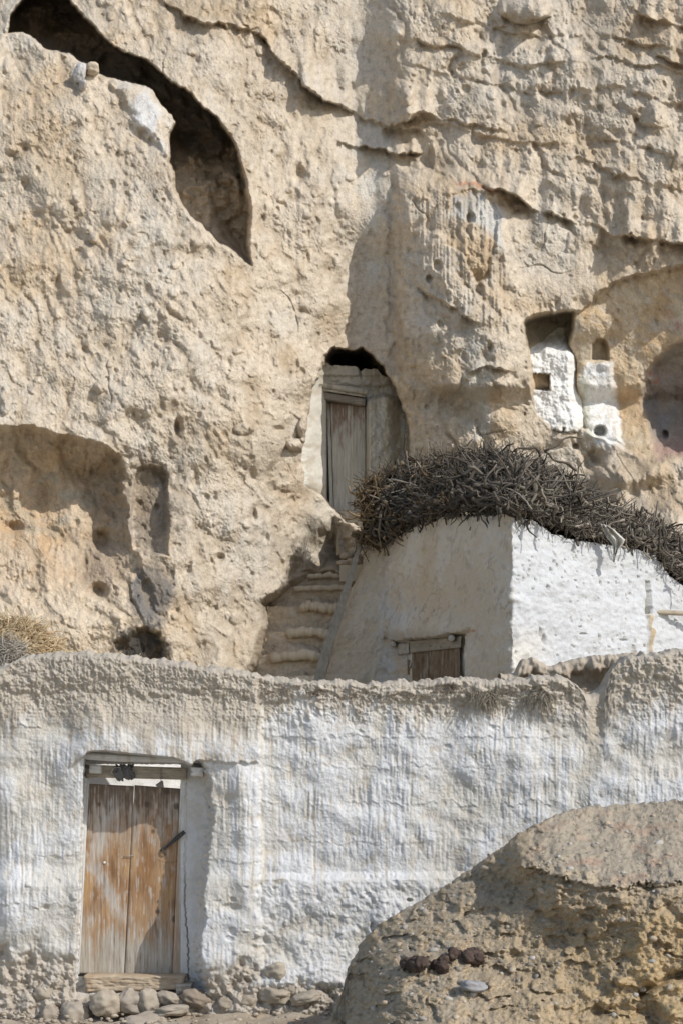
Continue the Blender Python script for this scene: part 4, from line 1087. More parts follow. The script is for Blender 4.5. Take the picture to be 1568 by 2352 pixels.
    # the head of the door: mud overhang with a fringe, recess below
    lip = scurve(U + 3 * n3, [(870, 1470), (890, 1462), (905, 1472), (940, 1470), (1000, 1464), (1028, 1458), (1062, 1452), (1080, 1440)], 3) + 4 * perlin(U / 5, V / 60, 831)
    ov = sm(868, 884, U) * sm(1086, 1060, U) * sm(lip + 2, lip - 2, V) * sm(1395, 1450, V)
    rec = sm(888, 896, U) * sm(1082, 1060, U) * sm(lip - 2, lip + 3, V)
    fr = sm(930, 936, U) * sm(1058, 1053, U) * sm(lip - 2, lip + 3, V)
    O += .045 * ov - .055 * rec - .09 * fr
    O -= .05 * gauss(U - scurve(V, [(1250, 870), (1330, 882), (1420, 884), (1480, 878), (1560, 870)]), 16) * sm(1300, 1340, V) * sm(880, 900, 1700 - V + 300)
    X = XY[..., 0] + Nn[..., 0] * O; Y = XY[..., 1] + Nn[..., 1] * O
    # colour
    C = np.zeros(U.shape + (3,), np.float32); C[:] = (0.60, 0.535, 0.44)
    C = mixc(C, (0.66, 0.625, 0.56), .8 * sm(-.3, .6, n1 + .4 * n2))
    C = mixc(C, (0.61, 0.50, 0.36), .6 * sm(.0, .7, -n1 + .4 * n2) * sm(1130, 960, U))
    C = mixc(C, (0.60, 0.50, 0.37), .6 * sm(890, 860, U))
    C = mixc(C, (0.58, 0.59, 0.61), .85 * gauss(U - 905 - 12 * n2, 40) * sm(1300, 1420, V) * sm(-.5, .4, n2 + .3 * vs))
    C = mixc(C, (0.34, 0.29, 0.23), .5 * ov * sm(1440, 1464, V))
    wht = sm(1170, 1181, U + 3 * n3)
    ck = sm(.10, .02, np.abs(perlin(h / 34 + .5 * n2, zz / 60 + .5 * n2, 833))) * sm(.1, .5, perlin(h / 90, zz / 90, 835))
    C = mixc(C, (0.30, 0.26, 0.21), .6 * ck * (1 - right)); O -= .004 * ck
    C = mixc(C, (0.40, 0.345, 0.27), .5 * (1 - right) * sm(.25, .9, n3 * .6 + n2))
    C = mixc(C, (0.575, 0.595, 0.62), wht)
    C = mixc(C, (0.68, 0.64, 0.56), wht * .6 * sm(1290, 1190, U) * sm(1420, 1500, V + 20 * n2))
    C = mixc(C, (0.60, 0.58, 0.53), wht * .6 * sm(.3, .9, vs * .5 + n3) * (.25 + .75 * topb))
    C = mixc(C, (0.42, 0.40, 0.36), .7 * np.sqrt(pit) * right)
    C = mixc(C, (0.47, 0.45, 0.36), .8 * chase)
    C = mixc(C, (0.50, 0.385, 0.22), .85 * rib * sm(-.3, .4, vs + .4))
    C = mixc(C, (0.5, 0.27, 0.15), .9 * sm(1.1, .6, np.hypot((U - 1084) / 8, (V - 1449) / 3.5)))
    rows = 10
    # thin return on top so the wall has body
    XT = np.stack([X[0] - Nn[0, :, 0] * w for w in np.linspace(.34, .02, rows)]); YT = np.stack([Y[0] - Nn[0, :, 1] * w for w in np.linspace(.34, .02, rows)])
    ZT = np.stack([ztop + .025 * math.sin(w / .34 * 3) for w in np.linspace(.34, .02, rows)])
    CT = np.broadcast_to(C[0], (rows,) + C[0].shape)
    grid_obj('house_wall', np.concatenate([XT, X]), np.concatenate([YT, Y]), np.concatenate([ZT, z]), M_MUD, root, np.clip(np.concatenate([CT, C]), .02, .86))
    # earthen roof deck behind the wall heads
    mb = MB(); zr = 2.18
    pts = [(-.02, 18.75), tuple(B0 + [.1, .05]), tuple(C0 + [0.02, .35]), tuple(C0 + np.array([2.2, 1.9]) * 1.0 + [-.15, .25]), tuple(C0 + np.array([2.2, 1.9]) * 1.5 + [-1.2, 1.6]), (.3, 20.1)]
    top_ = [(x, y, zr - .25 * max(0, x - 1.7)) for x, y in pts]; bot = [(x, y, zz_ - .18) for x, y, zz_ in top_]
    k = len(pts)
    mb.add(top_ + bot, [list(range(k))[::-1], [k + i for i in range(k)]] + [[i, (i + 1) % k, k + (i + 1) % k, k + i] for i in range(k)], (.4, .34, .26))
    mb.build('roof', M_MUD, root, False)
    # its low door
    def dk(U, V):
        g = grain(U, V, 4, 70, 40); n = fbm(U / 18, V / 24, 841, 3)
        Cc = np.zeros(U.shape + (3,), np.float32); Cc[:] = (0.21, 0.155, 0.105)
        Cc = mixc(Cc, (0.32, 0.28, 0.22), .8 * sm(.1, .8, g + n)); Cc = mixc(Cc, (0.10, 0.065, 0.045), .8 * sm(.1, .7, -g + .4 * n)); return Cc
    fy = lambda u, d: face_Y(u) + d
    door = bpy.data.objects.new('door', None); link(door, root); door.empty_display_size = .2
    slab('plank', [(934, 1494), (983, 1492), (986, 1660), (938, 1662)], [fy(934, .17), fy(983, .17), fy(983, .17), fy(934, .17)], .04, M_WOOD, door, 24, 60, dk, wood_disp)
    slab('plank', [(984.5, 1490), (1055, 1482), (1058, 1660), (987, 1662)], [fy(984, .165), fy(1055, .165), fy(1055, .165), fy(984, .165)], .04, M_WOOD, door, 30, 60, dk, wood_disp)
    bm = grey_wood((0.32, 0.29, 0.24), (0.11, 0.09, 0.07), 14, 6)
    bar('lintel_beam', [(937, 1473), (1059, 1461), (1058, 1487), (937, 1500)], [fy(937, .09), fy(1059, .09), fy(1059, .09), fy(937, .09)], .14, M_BEAM, root, bm, 60, 18, .006, 11)
    bar('frame_block', [(913, 1480), (938, 1477), (938, 1501), (914, 1504)], [fy(913, .05), fy(938, .05), fy(938, .05), fy(913, .05)], .14, M_BEAM, root, grey_wood((0.44, 0.41, 0.36), (0.33, 0.29, 0.24), 14, 6), 20, 16, .005, 13)
    for (a, b, c_, d_) in [(893, 1472, 912, 1487), (1029, 1459, 1044, 1473)]:
        mb = MB(); uc = (a + c_) / 2; vc = (b + d_) / 2; y0 = face_Y(uc)
        mb.tube([P(uc, vc, y0 + .12), P(uc, vc, y0 - .03), P(uc - .3, vc, y0 - .062), P(uc - .3, vc, y0 - .068)], [.036, .035, .032, .02], 12, (.45, .42, .37))
        mb.build('beam_end', M_BEAM, root)
    mb = MB(); y0 = face_Y(922)
    mb.tube([P(921, 1562, y0 - .03), P(925, 1570, y0 - .05), P(935, 1580, y0 - .02), P(940, 1592, y0)], .012, 6, (.12, .10, .08)); mb.build('door_chain', M_IRON, root)
    adopt_all(root)
    # pole fixed to the right side
    mb = MB(); tt = np.linspace(0, 1, 30)
    uu = 1488 + tt * 330; vv = 1405 + 11 * tt + np.sin(tt * 7)
    yy = np.array([face_Y(1491)] * 30) + .10 + tt * .55
    mb.tube(np.stack(P(uu, vv, yy - .02), -1), .026 * (1 + .06 * perlin(tt * 12, tt * 0, 851)), 10, np.repeat(mixc(np.tile(np.array([[.40, .35, .27]]), (30, 1))[None], (.3, .24, .17), (.5 * sm(0, .5, perlin(tt * 20, tt * 0, 853)))[None])[0], 10, 0))
    tag(mb.build('wooden_pole', M_BEAM), 'thin weathered pole sticking out of the white side of the house at the right edge', 'pole')
    return root
build_house()

# ================================================================== STAIRS BETWEEN HOUSE AND CLIFF
def build_stairs():
    root = empty('mud_stairway', (P(660, 1560, 18.4)), 'worn mud stairs with rough timber nosings climbing between the cliff and the white house', 'stairs')
    steps = [(1556, 590, 728, 18.25), (1497, 618, 737, 18.52), (1443, 658, 757, 18.78), (1384, 688, 772, 19.05), (1340, 672, 786, 19.3), (1312, 706, 800, 19.5)]
    zs = [(VH - v) * K * y for v, a, b, y in steps]
    for i, (v, a, b, y) in enumerate(steps):
        z1 = zs[i]; z0 = zs[i - 1] - .06 if i else z1 - .45
        xl = (a - 75 - UC) * K * y; xr = (b + 12 - UC) * K * y + .1
        n = 90; m = 70
        # profile: foot of the riser, up, rounded edge, tread going back
        w = np.linspace(0, 1, m)
        py = np.where(w < .55, y + .10, y + .10 + (w - .55) / .45 * .62); pz = np.where(w < .55, z0 + (z1 - .035 - z0) * (w / .55), z1 - .035)
        xs = np.linspace(xl, xr, n)
        X, PY = np.meshgrid(xs, py, indexing='xy'); _, PZ = np.meshgrid(xs, pz, indexing='xy')
        nz = fbm(X / .14, PZ / .12 + PY / .2 + i, 861 + i, 4)
        Yg = PY + .028 * nz * sm(1.0, .4, w)[:, None] ; Zg = PZ + .02 * nz * sm(.5, .6, w)[:, None]
        C = np.zeros(X.shape + (3,), np.float32); C[:] = (0.66, 0.555, 0.425); C = mixc(C, (0.54, 0.44, 0.32), .7 * sm(0, .6, nz)); C = mixc(C, (0.5, 0.42, 0.31), .6 * sm(0, .6, -nz))
        st = grid_obj('step', X, Yg, Zg, M_MUD, root, C)
        # nosing log
        mb = MB(); tt = np.linspace(0, 1, 44)
        uu = a + (b + 6 - a) * tt
        r0 = .056 if i < 4 else .032
        vv = v + 11 + (3 if i < 4 else -1) * np.sin(tt * 6 + i) + 3 * fbm(tt * 5, tt * 0 + i, 871, 3)
        rad = r0 * (1 + .35 * fbm(tt * 7, tt * 0 + i, 873 + i, 3)) * np.clip(np.minimum(tt, 1 - tt) * 14 + .5, 0, 1)
        g = fbm(tt * 10, tt * 0 + i, 877, 3)
        mb.tube(np.stack(P(uu, vv, np.full(44, y + .035) + .02 * np.sin(tt * 4 + i)), -1), rad, 12, np.repeat(mixc(np.tile(np.array([[.64, .54, .40]]), (44, 1))[None], (.5, .40, .28), (.6 * sm(0, .5, g))[None])[0], 12, 0))
        mb.build('nosing', M_MUD, st)
    adopt_all(root)
    # landing and the two blocks under the upper door
    for k, (a, b, v0_, v1_, y, lab) in enumerate([(776, 842, 1174, 1212, 19.95, 'smooth mud sill block directly under the upper cave door'), (772, 850, 1210, 1275, 19.78, 'rough mud step below the sill block of the upper cave door')]):
        U, V = np.meshgrid(np.linspace(a, b, 50), np.linspace(v0_, v1_, 40))
        nz = fbm(U / 16, V / 14, 881 + k, 4); e = np.minimum((U - a) / 6, (V - v0_) / 5)
        Yg = y + .025 * nz + .05 * np.clip(1 - e, 0, 1) ** 2
        X, Yy, Z = P(U, V, Yg)
        C = np.zeros(X.shape + (3,), np.float32); C[:] = (0.46, 0.40, 0.31); C = mixc(C, (0.38, 0.315, 0.235), .6 * sm(0, .6, nz))
        X = np.concatenate([X[:1], X]); Yy = np.concatenate([Yy[:1] + .6, Yy]); Z = np.concatenate([Z[:1], Z]); C = np.concatenate([C[:1], C])
        tag(grid_obj('mud_block', X, Yy, Z, M_MUD, None, C), lab, 'step')
    # landing earth
    xs = np.linspace(-.7, .6, 60); ys = np.linspace(19.5, 21.2, 50); X, Y = np.meshgrid(xs, ys)
    nz = fbm(X / .2, Y / .2, 885, 4); C = np.zeros(X.shape + (3,), np.float32); C[:] = (.47, .40, .31)
    tag(grid_obj('landing_ground', X, Y, 2.19 + .05 * nz + .28 * sm(19.65, 20.2, Y), M_GROUND, None, C, None, True), kind='structure')
    # timber along the stair side
    mb = MB(); tt = np.linspace(0, 1, 60)
    uu = np.interp(tt, [0, .2, .5, .8, 1], [728, 748, 783, 812, 830]); vv = np.interp(tt, [0, .2, .5, .8, 1], [1580, 1500, 1395, 1300, 1232]); yy = 18.22 + .36 * tt
    c = np.stack(P(uu, vv, yy), -1)
    T = np.gradient(c, axis=0); T /= np.linalg.norm(T, axis=1)[:, None]
    side = np.cross(T, [0, -1, 0]); side /= np.linalg.norm(side, axis=1)[:, None]; nn = np.cross(side, T)
    w = .050 + .010 * np.sin(tt * 5) - .018 * tt; d = .03
    vs = []; cs = []
    prof = [(-1, -.6), (-.85, -1), (-.1, -1.0), (-.02, -.75), (.06, -1.0), (.85, -1), (1, -.6), (1, 1), (-1, 1)]
    for i in range(60):
        for (a, b) in prof: vs.append(c[i] + side[i] * a * w[i] - nn[i] * b * d * -1)
        g = .5 + .5 * perlin(np.array([i * .7]), np.array([.3]), 887)[0]
        for (a, b) in prof: cs.append(np.array((.31, .275, .22)) * (.8 + .4 * g) if abs(a + .02) > .05 else np.array((.2, .17, .13)))
    fs = []; k = len(prof)
    for i in range(59):
        for j in range(k): fs.append([i * k + j, i * k + (j + 1) % k, (i + 1) * k + (j + 1) % k, (i + 1) * k + j])
    fs += [list(range(k)), [59 * k + j for j in range(k)][::-1]]
    mb.add(vs, fs, np.array(cs))
    tag(mb.build('timber_rail', M_WOOD, None, False), 'long grey split timber leaning along the right side of the mud stairs', 'timber')
build_stairs()

# ================================================================== BRUSHWOOD ON THE ROOF
BT = [(812, 1118), (826, 1100), (850, 1088), (890, 1072), (930, 1054), (985, 1046), (1040, 1042), (1100, 1036), (1150, 1032), (1190, 1040), (1225, 1056), (1262, 1078), (1290, 1092), (1330, 1108), (1370, 1134), (1400, 1156), (1440, 1176), (1480, 1190), (1520, 1206), (1545, 1225), (1568, 1240), (1700, 1290)]
BB = [(812, 1150), (826, 1235), (835, 1268), (870, 1262), (905, 1248), (940, 1222), (985, 1200), (1040, 1190), (1100, 1186), (1172, 1181), (1205, 1196), (1240, 1216), (1300, 1244), (1350, 1256), (1400, 1262), (1440, 1264), (1480, 1276), (1510, 1300), (1540, 1335), (1568, 1350), (1700, 1390)]
def build_brush():
    rng = random.Random(17); nr = np.random.RandomState(17)
    bt = lambda u: 14 + float(np.interp(u, [p[0] for p in BT], [p[1] for p in BT])); bb = lambda u: -15 + float(np.interp(u, [p[0] for p in BB], [p[1] for p in BB]))
    def front(u, f):
        f = float(f)
        """f 0 at the top of the pile, 1 at its lower edge; the heap leans back towards its top"""
        return face_Y(min(max(u, 840), 1700)) - .16 + .95 * sm(830, 960, u) * max(0.0, 1 - f) ** 1.6 + .12 * max(0.0, 1 - f)
    mb = MB()
    # dark core sheet inside the heap, blocks the view between the sticks
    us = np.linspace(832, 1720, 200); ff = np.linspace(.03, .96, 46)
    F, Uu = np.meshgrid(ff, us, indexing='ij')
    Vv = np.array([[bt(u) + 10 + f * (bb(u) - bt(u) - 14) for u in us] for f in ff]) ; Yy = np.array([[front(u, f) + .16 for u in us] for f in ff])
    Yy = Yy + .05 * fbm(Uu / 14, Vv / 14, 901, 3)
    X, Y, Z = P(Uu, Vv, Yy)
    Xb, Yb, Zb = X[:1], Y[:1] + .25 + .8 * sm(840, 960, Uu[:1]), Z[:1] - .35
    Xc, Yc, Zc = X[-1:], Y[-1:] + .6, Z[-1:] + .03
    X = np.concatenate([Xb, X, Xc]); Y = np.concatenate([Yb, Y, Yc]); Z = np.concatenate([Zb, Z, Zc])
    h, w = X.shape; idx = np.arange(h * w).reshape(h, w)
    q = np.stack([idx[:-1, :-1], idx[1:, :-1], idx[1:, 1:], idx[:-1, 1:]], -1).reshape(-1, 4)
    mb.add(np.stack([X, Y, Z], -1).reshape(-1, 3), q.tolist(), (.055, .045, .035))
    def stick(u, f, thick, L, hang=0.0, free=False, pal=None):
        k_ = float(sm(1180, 1260, u)); f = min(f, .95) * (1 - .13 * k_); L = L * (1 - .3 * k_ * (f > .6))
        v = bt(u) + f * (bb(u) - bt(u))
        c = np.array(P(u, v, front(u, f) + rng.uniform(-.05, .13)))
        # main direction: lies along the heap, a few poke outwards or hang
        d = np.array([rng.gauss(0, 1), rng.gauss(0, .55), rng.gauss(0, .55) - hang])
        if free: d = np.array([rng.gauss(.2, .8), rng.gauss(-.1, .4), abs(rng.gauss(.35, .45))])
        d /= np.linalg.norm(d)
        n = 8 if thick > .009 else 6
        p = [c - d * L * .5 if not free else c]
        wob = .07 if pal is not None else .5 if thick > .009 else .22
        for k in range(n - 1):
            d = d + np.array([rng.gauss(0, wob), rng.gauss(0, wob * .6), rng.gauss(0, wob)]) * .8
            d /= np.linalg.norm(d)
            p.append(p[-1] + d * L / (n - 1))
        p = np.array(p)
        # keep the stick on the heap's outside rather than through the wall
        r = thick * np.linspace(1.0, rng.uniform(.25, .7), n) * (1 + .18 * nr.randn(n)); r = np.clip(r, .0016, None)
        if pal is None:
            k = rng.random()
            base = np.array((.215, .195, .170)) if k < .55 else np.array((.30, .275, .24)) if k < .8 else np.array((.13, .11, .09))
            warm = np.clip((900 - u) / 70, 0, 1)
            base = base * (1 - warm) + np.array((.34, .25, .145)) * warm * rng.uniform(.7, 1.15)
            if warm == 0 and u < 1080 and rng.random() < .35: base = base * np.array((1.12, 1.0, .82))
        else: base = np.array(pal)
        mb.tube(p, r, 6 if thick > .009 else 4, base * np.array((1.0, .97, .92)) * (.34 + .75 * rng.random() ** 2))
    for _ in range(1250):                                     # gnarled roots
        u = 842 + (rng.random() ** 1.15) * 840; f = min(1.0, rng.random() ** .8 * 1.03)
        stick(u, f, rng.uniform(.009, .021) * (1.0 if u < 1250 else .75), rng.uniform(.22, .50), .25 if f > .75 else 0)
    for _ in range(5200):                                     # twigs
        u = 836 + rng.random() * 850; f = rng.random() ** 1.2
        stick(u, f, rng.uniform(.0035, .0075), rng.uniform(.14, .36))
    for _ in range(700):                                      # ends that poke out along the top
        u = 838 + rng.random() * 830
        stick(u, rng.uniform(0, .12), rng.uniform(.0028, .006), rng.uniform(.10, .26), 0, True)
    for _ in range(170):                                      # fringe hanging over the wall head
        u = 830 + rng.random() * 840
        stick(u, rng.uniform(.93, 1.05), rng.uniform(.006, .015), rng.uniform(.16, .36), 1.1)
    for _ in range(190):                                      # long straight branches
        u = 860 + rng.random() * 800
        stick(u, rng.uniform(.05, .85), rng.uniform(.005, .011), rng.uniform(.4, .8), 0, False, rng.choice([(.32, .30, .27), (.26, .23, .20), (.40, .37, .33), (.2, .17, .14)]))
    for (u, f, L, th) in [(1282, .02, .30, .010), (1368, .05, .26, .010), (1412, .02, .28, .009), (1140, .0, .26, .008), (1160, .0, .3, .007), (822, .05, .24, .008)]:
        stick(u, f, th, L, 0, True)
    o = mb.build('brushwood', M_TWIG)
    tag(o, 'thick heap of dry grey roots and twigs stacked along the roof edge of the white house', 'brushwood', kind='stuff')
    # pale rag caught in the sticks
    rows = [((1380, 1203), (1399, 1210)), ((1384, 1214), (1410, 1216)), ((1389, 1226), (1420, 1226)), ((1396, 1237), (1436, 1240)), ((1405, 1248), (1430, 1250)), ((1409, 1260), (1421, 1262)), ((1409, 1275), (1414, 1277)), ((1408, 1291), (1410, 1292))]
    w = 13; y0 = face_Y(1405) - .30
    A = np.array([[(np.array(l) * (1 - t) + np.array(r) * t) for t in np.linspace(0, 1, w)] for l, r in rows])
    from_r = np.linspace(0, 1, 40) * (len(rows) - 1); i0 = np.clip(from_r.astype(int), 0, len(rows) - 2); ft = (from_r - i0)[:, None, None]
    A = A[i0] * (1 - ft) + A[i0 + 1] * ft
    fold = .03 * np.sin(np.linspace(0, 13, w))[None] + .02 * fbm(A[..., 0] / 9, A[..., 1] / 16, 911, 3)
    X, Y, Z = P(A[..., 0], A[..., 1], y0 + fold + .10 * np.linspace(0, 1, 40)[:, None])
    C = np.zeros(X.shape + (3,), np.float32); C[:] = (.60, .585, .54); C = mixc(C, (.38, .35, .30), .6 * sm(0, .5, fbm(A[..., 0] / 5, A[..., 1] / 22, 913, 3)))
    o = grid_obj('pale_rag', X, Y, Z, M_CLOTH, None, C)
    md = o.modifiers.new('thickness', 'SOLIDIFY'); md.thickness = .006
    tag(o, 'torn off-white rag hanging from the brushwood over the white house side', 'rag')
build_brush()

# ================================================================== UPPER CAVE DOORWAY
def build_cave_door():
    root = empty('cave_doorway', P(800, 1200, 20.2), 'plastered doorway with a closed plank door filling the cave mouth above the stairs', 'doorway')
    us = np.arange(676, 968, 1.6); n = 300
    top = scurve(us, [(676, 900), (700, 900), (716, 888), (732, 840), (738, 834), (752, 832), (757, 840), (775, 838), (822, 842), (828, 856), (836, 846), (868, 848), (876, 862), (890, 866), (905, 880), (968, 905)], 2) + 2 * fbm(us / 9, us * 0 + .4, 921, 3)
    t = np.linspace(0, 1, n)
    U = np.broadcast_to(us, (n, len(us))).copy(); V = top[None] + (1330 - top[None]) * t[:, None]
    n1 = fbm(U / 60, V / 60, 923, 3); n2 = fbm(U / 22, V / 24, 927, 3); n3 = fbm(U / 7, V / 8, 931, 3)
    base = 20.12 + (U - 750) * .0022
    D = base + .04 * n1 + .022 * n2 + .007 * n3
    # left splay, catching the sun
    edge = 750 + 3 * n2 + 6 * sm(1000, 1150, V)
    D -= .85 * sm(edge + 3, 690, U) ** 0.8 * sm(1165, 1110, V)
    # right jamb: rounded pier
    pier = sm(838, 850, U) * sm(925, 885, U + 3 * n2) * sm(900, 912, V - 6 * np.abs(U - 880) / 20)
    D -= .16 * pier
    # head above the lintel stands proud; separate stones along the top
    head = sm(892, 880, V + 2 * n3) * sm(728, 736, U) * sm(905, 880, U)
    D -= .06 * head
    D -= .05 * sm(866, 860, V + 2 * n3) * sm(728, 736, U) * (1 - sm(4, 1, np.abs(U - 826))) 
    D += .05 * sm(3.5, 1, np.abs(U - 826 - .1 * (V - 850))) * sm(872, 866, V)
    dh = sm(748, 752, U) * sm(841, 838, U) * sm(900, 906, V) * sm(1178, 1172, V)
    D += .16 * dh
    D += .012 * sm(2, .8, np.abs(U - (912 + (V - 905) * .28 - .00062 * (V - 905) ** 2 + 10 * sm(1000, 905, V)))) * sm(905, 915, V)
    C = np.zeros(U.shape + (3,), np.float32); C[:] = (0.53, 0.505, 0.44)
    runs = perlin(U / 8, V / 140, 933) + .6 * perlin(U / 4, V / 90, 935)
    C = mixc(C, (0.50, 0.41, 0.285), .6 * sm(.0, .7, runs))
    C = mixc(C, (0.57, 0.565, 0.53), .6 * sm(.0, .7, -runs + n2))
    C = mixc(C, (0.66, 0.635, 0.57), sm(edge + 4, edge - 2, U) * sm(886, 900, V))
    C = mixc(C, (0.50, 0.44, 0.34), .6 * sm(edge + 3, edge - 3, U) * sm(.0, .7, n2 + .5 * n1))
    C = mixc(C, (0.60, 0.54, 0.44), .6 * sm(edge, edge - 8, U) * sm(1090, 1130, V + 14 * n2))
    C = mixc(C, (0.50, 0.46, 0.39), .8 * head)
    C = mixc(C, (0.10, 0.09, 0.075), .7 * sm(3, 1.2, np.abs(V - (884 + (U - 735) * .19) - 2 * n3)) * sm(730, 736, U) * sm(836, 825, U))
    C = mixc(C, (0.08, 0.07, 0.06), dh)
    C = mixc(C, (0.54, 0.46, 0.36), sm(1130, 1200, V))
    X, Y, Z = P(U, V, D)
    rows = [(X[0], Y[0] + d, Z[0] - .0 * d) for d in (.5, .3, .12, .03)]
    X = np.concatenate([[r[0] for r in rows], X]); Y = np.concatenate([[r[1] for r in rows], Y]); Z = np.concatenate([[r[2] for r in rows], Z]); C = np.concatenate([np.broadcast_to(C[0], (4,) + C[0].shape), C])
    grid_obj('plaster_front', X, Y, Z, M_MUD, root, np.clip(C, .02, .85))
    def up(U, V):
        g = grain(U, V, 3.5, 90, 60); n = fbm(U / 14, V / 40, 941, 3)
        Cc = np.zeros(U.shape + (3,), np.float32); Cc[:] = (0.45, 0.425, 0.365)
        Cc = mixc(Cc, (0.21, 0.135, 0.095), .85 * sm(1000, 935, V + 45 * n + 18 * g - 30 * gauss(U - 786, 14)))
        Cc = mixc(Cc, (0.48, 0.46, 0.41), .7 * sm(.25, .7, g - n) * sm(1030, 960, V)); Cc = mixc(Cc, (0.36, 0.31, 0.245), .5 * sm(.2, .8, g) * sm(960, 1010, V)); return Cc
    door = bpy.data.objects.new('door', None); link(door, root); door.empty_display_size = .2
    slab('plank', [(750, 922), (757.5, 923), (766, 1174), (757, 1174)], [20.22, 20.23, 20.23, 20.22], .03, M_WOOD, door, 10, 120, up, wood_disp)
    slab('plank', [(758.5, 923), (839, 931), (840, 1174), (767, 1174)], [20.22, 20.33, 20.33, 20.22], .03, M_WOOD, door, 50, 120, up, wood_disp)
    bm = grey_wood((0.24, 0.21, 0.175), (0.09, 0.075, 0.06), 40, 3)
    bar('lintel_beam', [(741, 899), (839, 914), (838, 930), (742, 916)], [20.02, 20.22, 20.22, 20.02], .16, M_BEAM, root, bm, 60, 14, .006, 21)
    for (a, b, c_, d_, r, y) in [(737, 884, 842, 900, .034, 19.97), (739, 894, 838, 909, .018, 20.0)]:
        mb = MB(); tt = np.linspace(0, 1, 40)
        g = fbm(tt * 8, tt * 0 + a, 943, 3)
        mb.tube(np.stack(P(a + (c_ - a) * tt, b + (d_ - b) * tt, y + .2 * tt), -1), r * (1 + .2 * g), 10, np.repeat(mixc(np.tile(np.array([[.44, .41, .35]]), (40, 1))[None], (.2, .17, .13), (.7 * sm(.0, .5, g))[None])[0], 10, 0))
        mb.build('lintel_pole', M_BEAM, root)
    adopt_all(root)
build_cave_door()

# ================================================================== WHITE WALL WITH A SQUARE OPENING IN THE RIGHT-HAND CAVE
def build_niche_wall():
    us = np.arange(1196, 1352, 1.4); vs = np.arange(752, 1040, 1.4); U, V = np.meshgrid(us, vs)
    n1 = fbm(U / 50, V / 50, 951, 3); n2 = fbm(U / 16, V / 18, 955, 3); n3 = fbm(U / 6, V / 6, 957, 3)
    Y0 = 19.66 + .05 * n1 + .018 * n2 + .006 * n3
    Y0 = Y0 + .35 * sm(1300, 1338, U - 14 * sm(860, 1000, V) + 10 * sm(830, 780, V)) + .35 * sm(815, 765, V) - .06 * sm(930, 980, V) + .7 * sm(985, 1012, V + 8 * n2)
    hole = poly_sdf(U + 2 * n2, V + 2 * n3, [(1216, 856), (1262, 858), (1263, 898), (1218, 895)])
    D = Y0 + .55 * sm(-1, 6, hole)
    X, Y, Z = P(U, V, D)
    C = np.zeros(U.shape + (3,), np.float32); C[:] = (0.76, 0.765, 0.755)
    C = mixc(C, (0.55, 0.53, 0.47), .5 * sm(.3, .8, n3)); C = mixc(C, (0.36, 0.33, 0.26), .85 * sm(800, 770, V + 14 * n2))
    C = mixc(C, (0.04, 0.037, 0.03), sm(2, 6, hole)); C = mixc(C, (.6, .57, .5), .6 * sm(960, 1000, V + 20 * n2))  # darkness inside the opening is painted near black on the recess
    tag(grid_obj('plastered_cave_wall', X, Y, Z, M_MUD, None, C), 'white plastered wall with one small square black opening tucked under the right-hand cave roof', 'wall')
build_niche_wall()

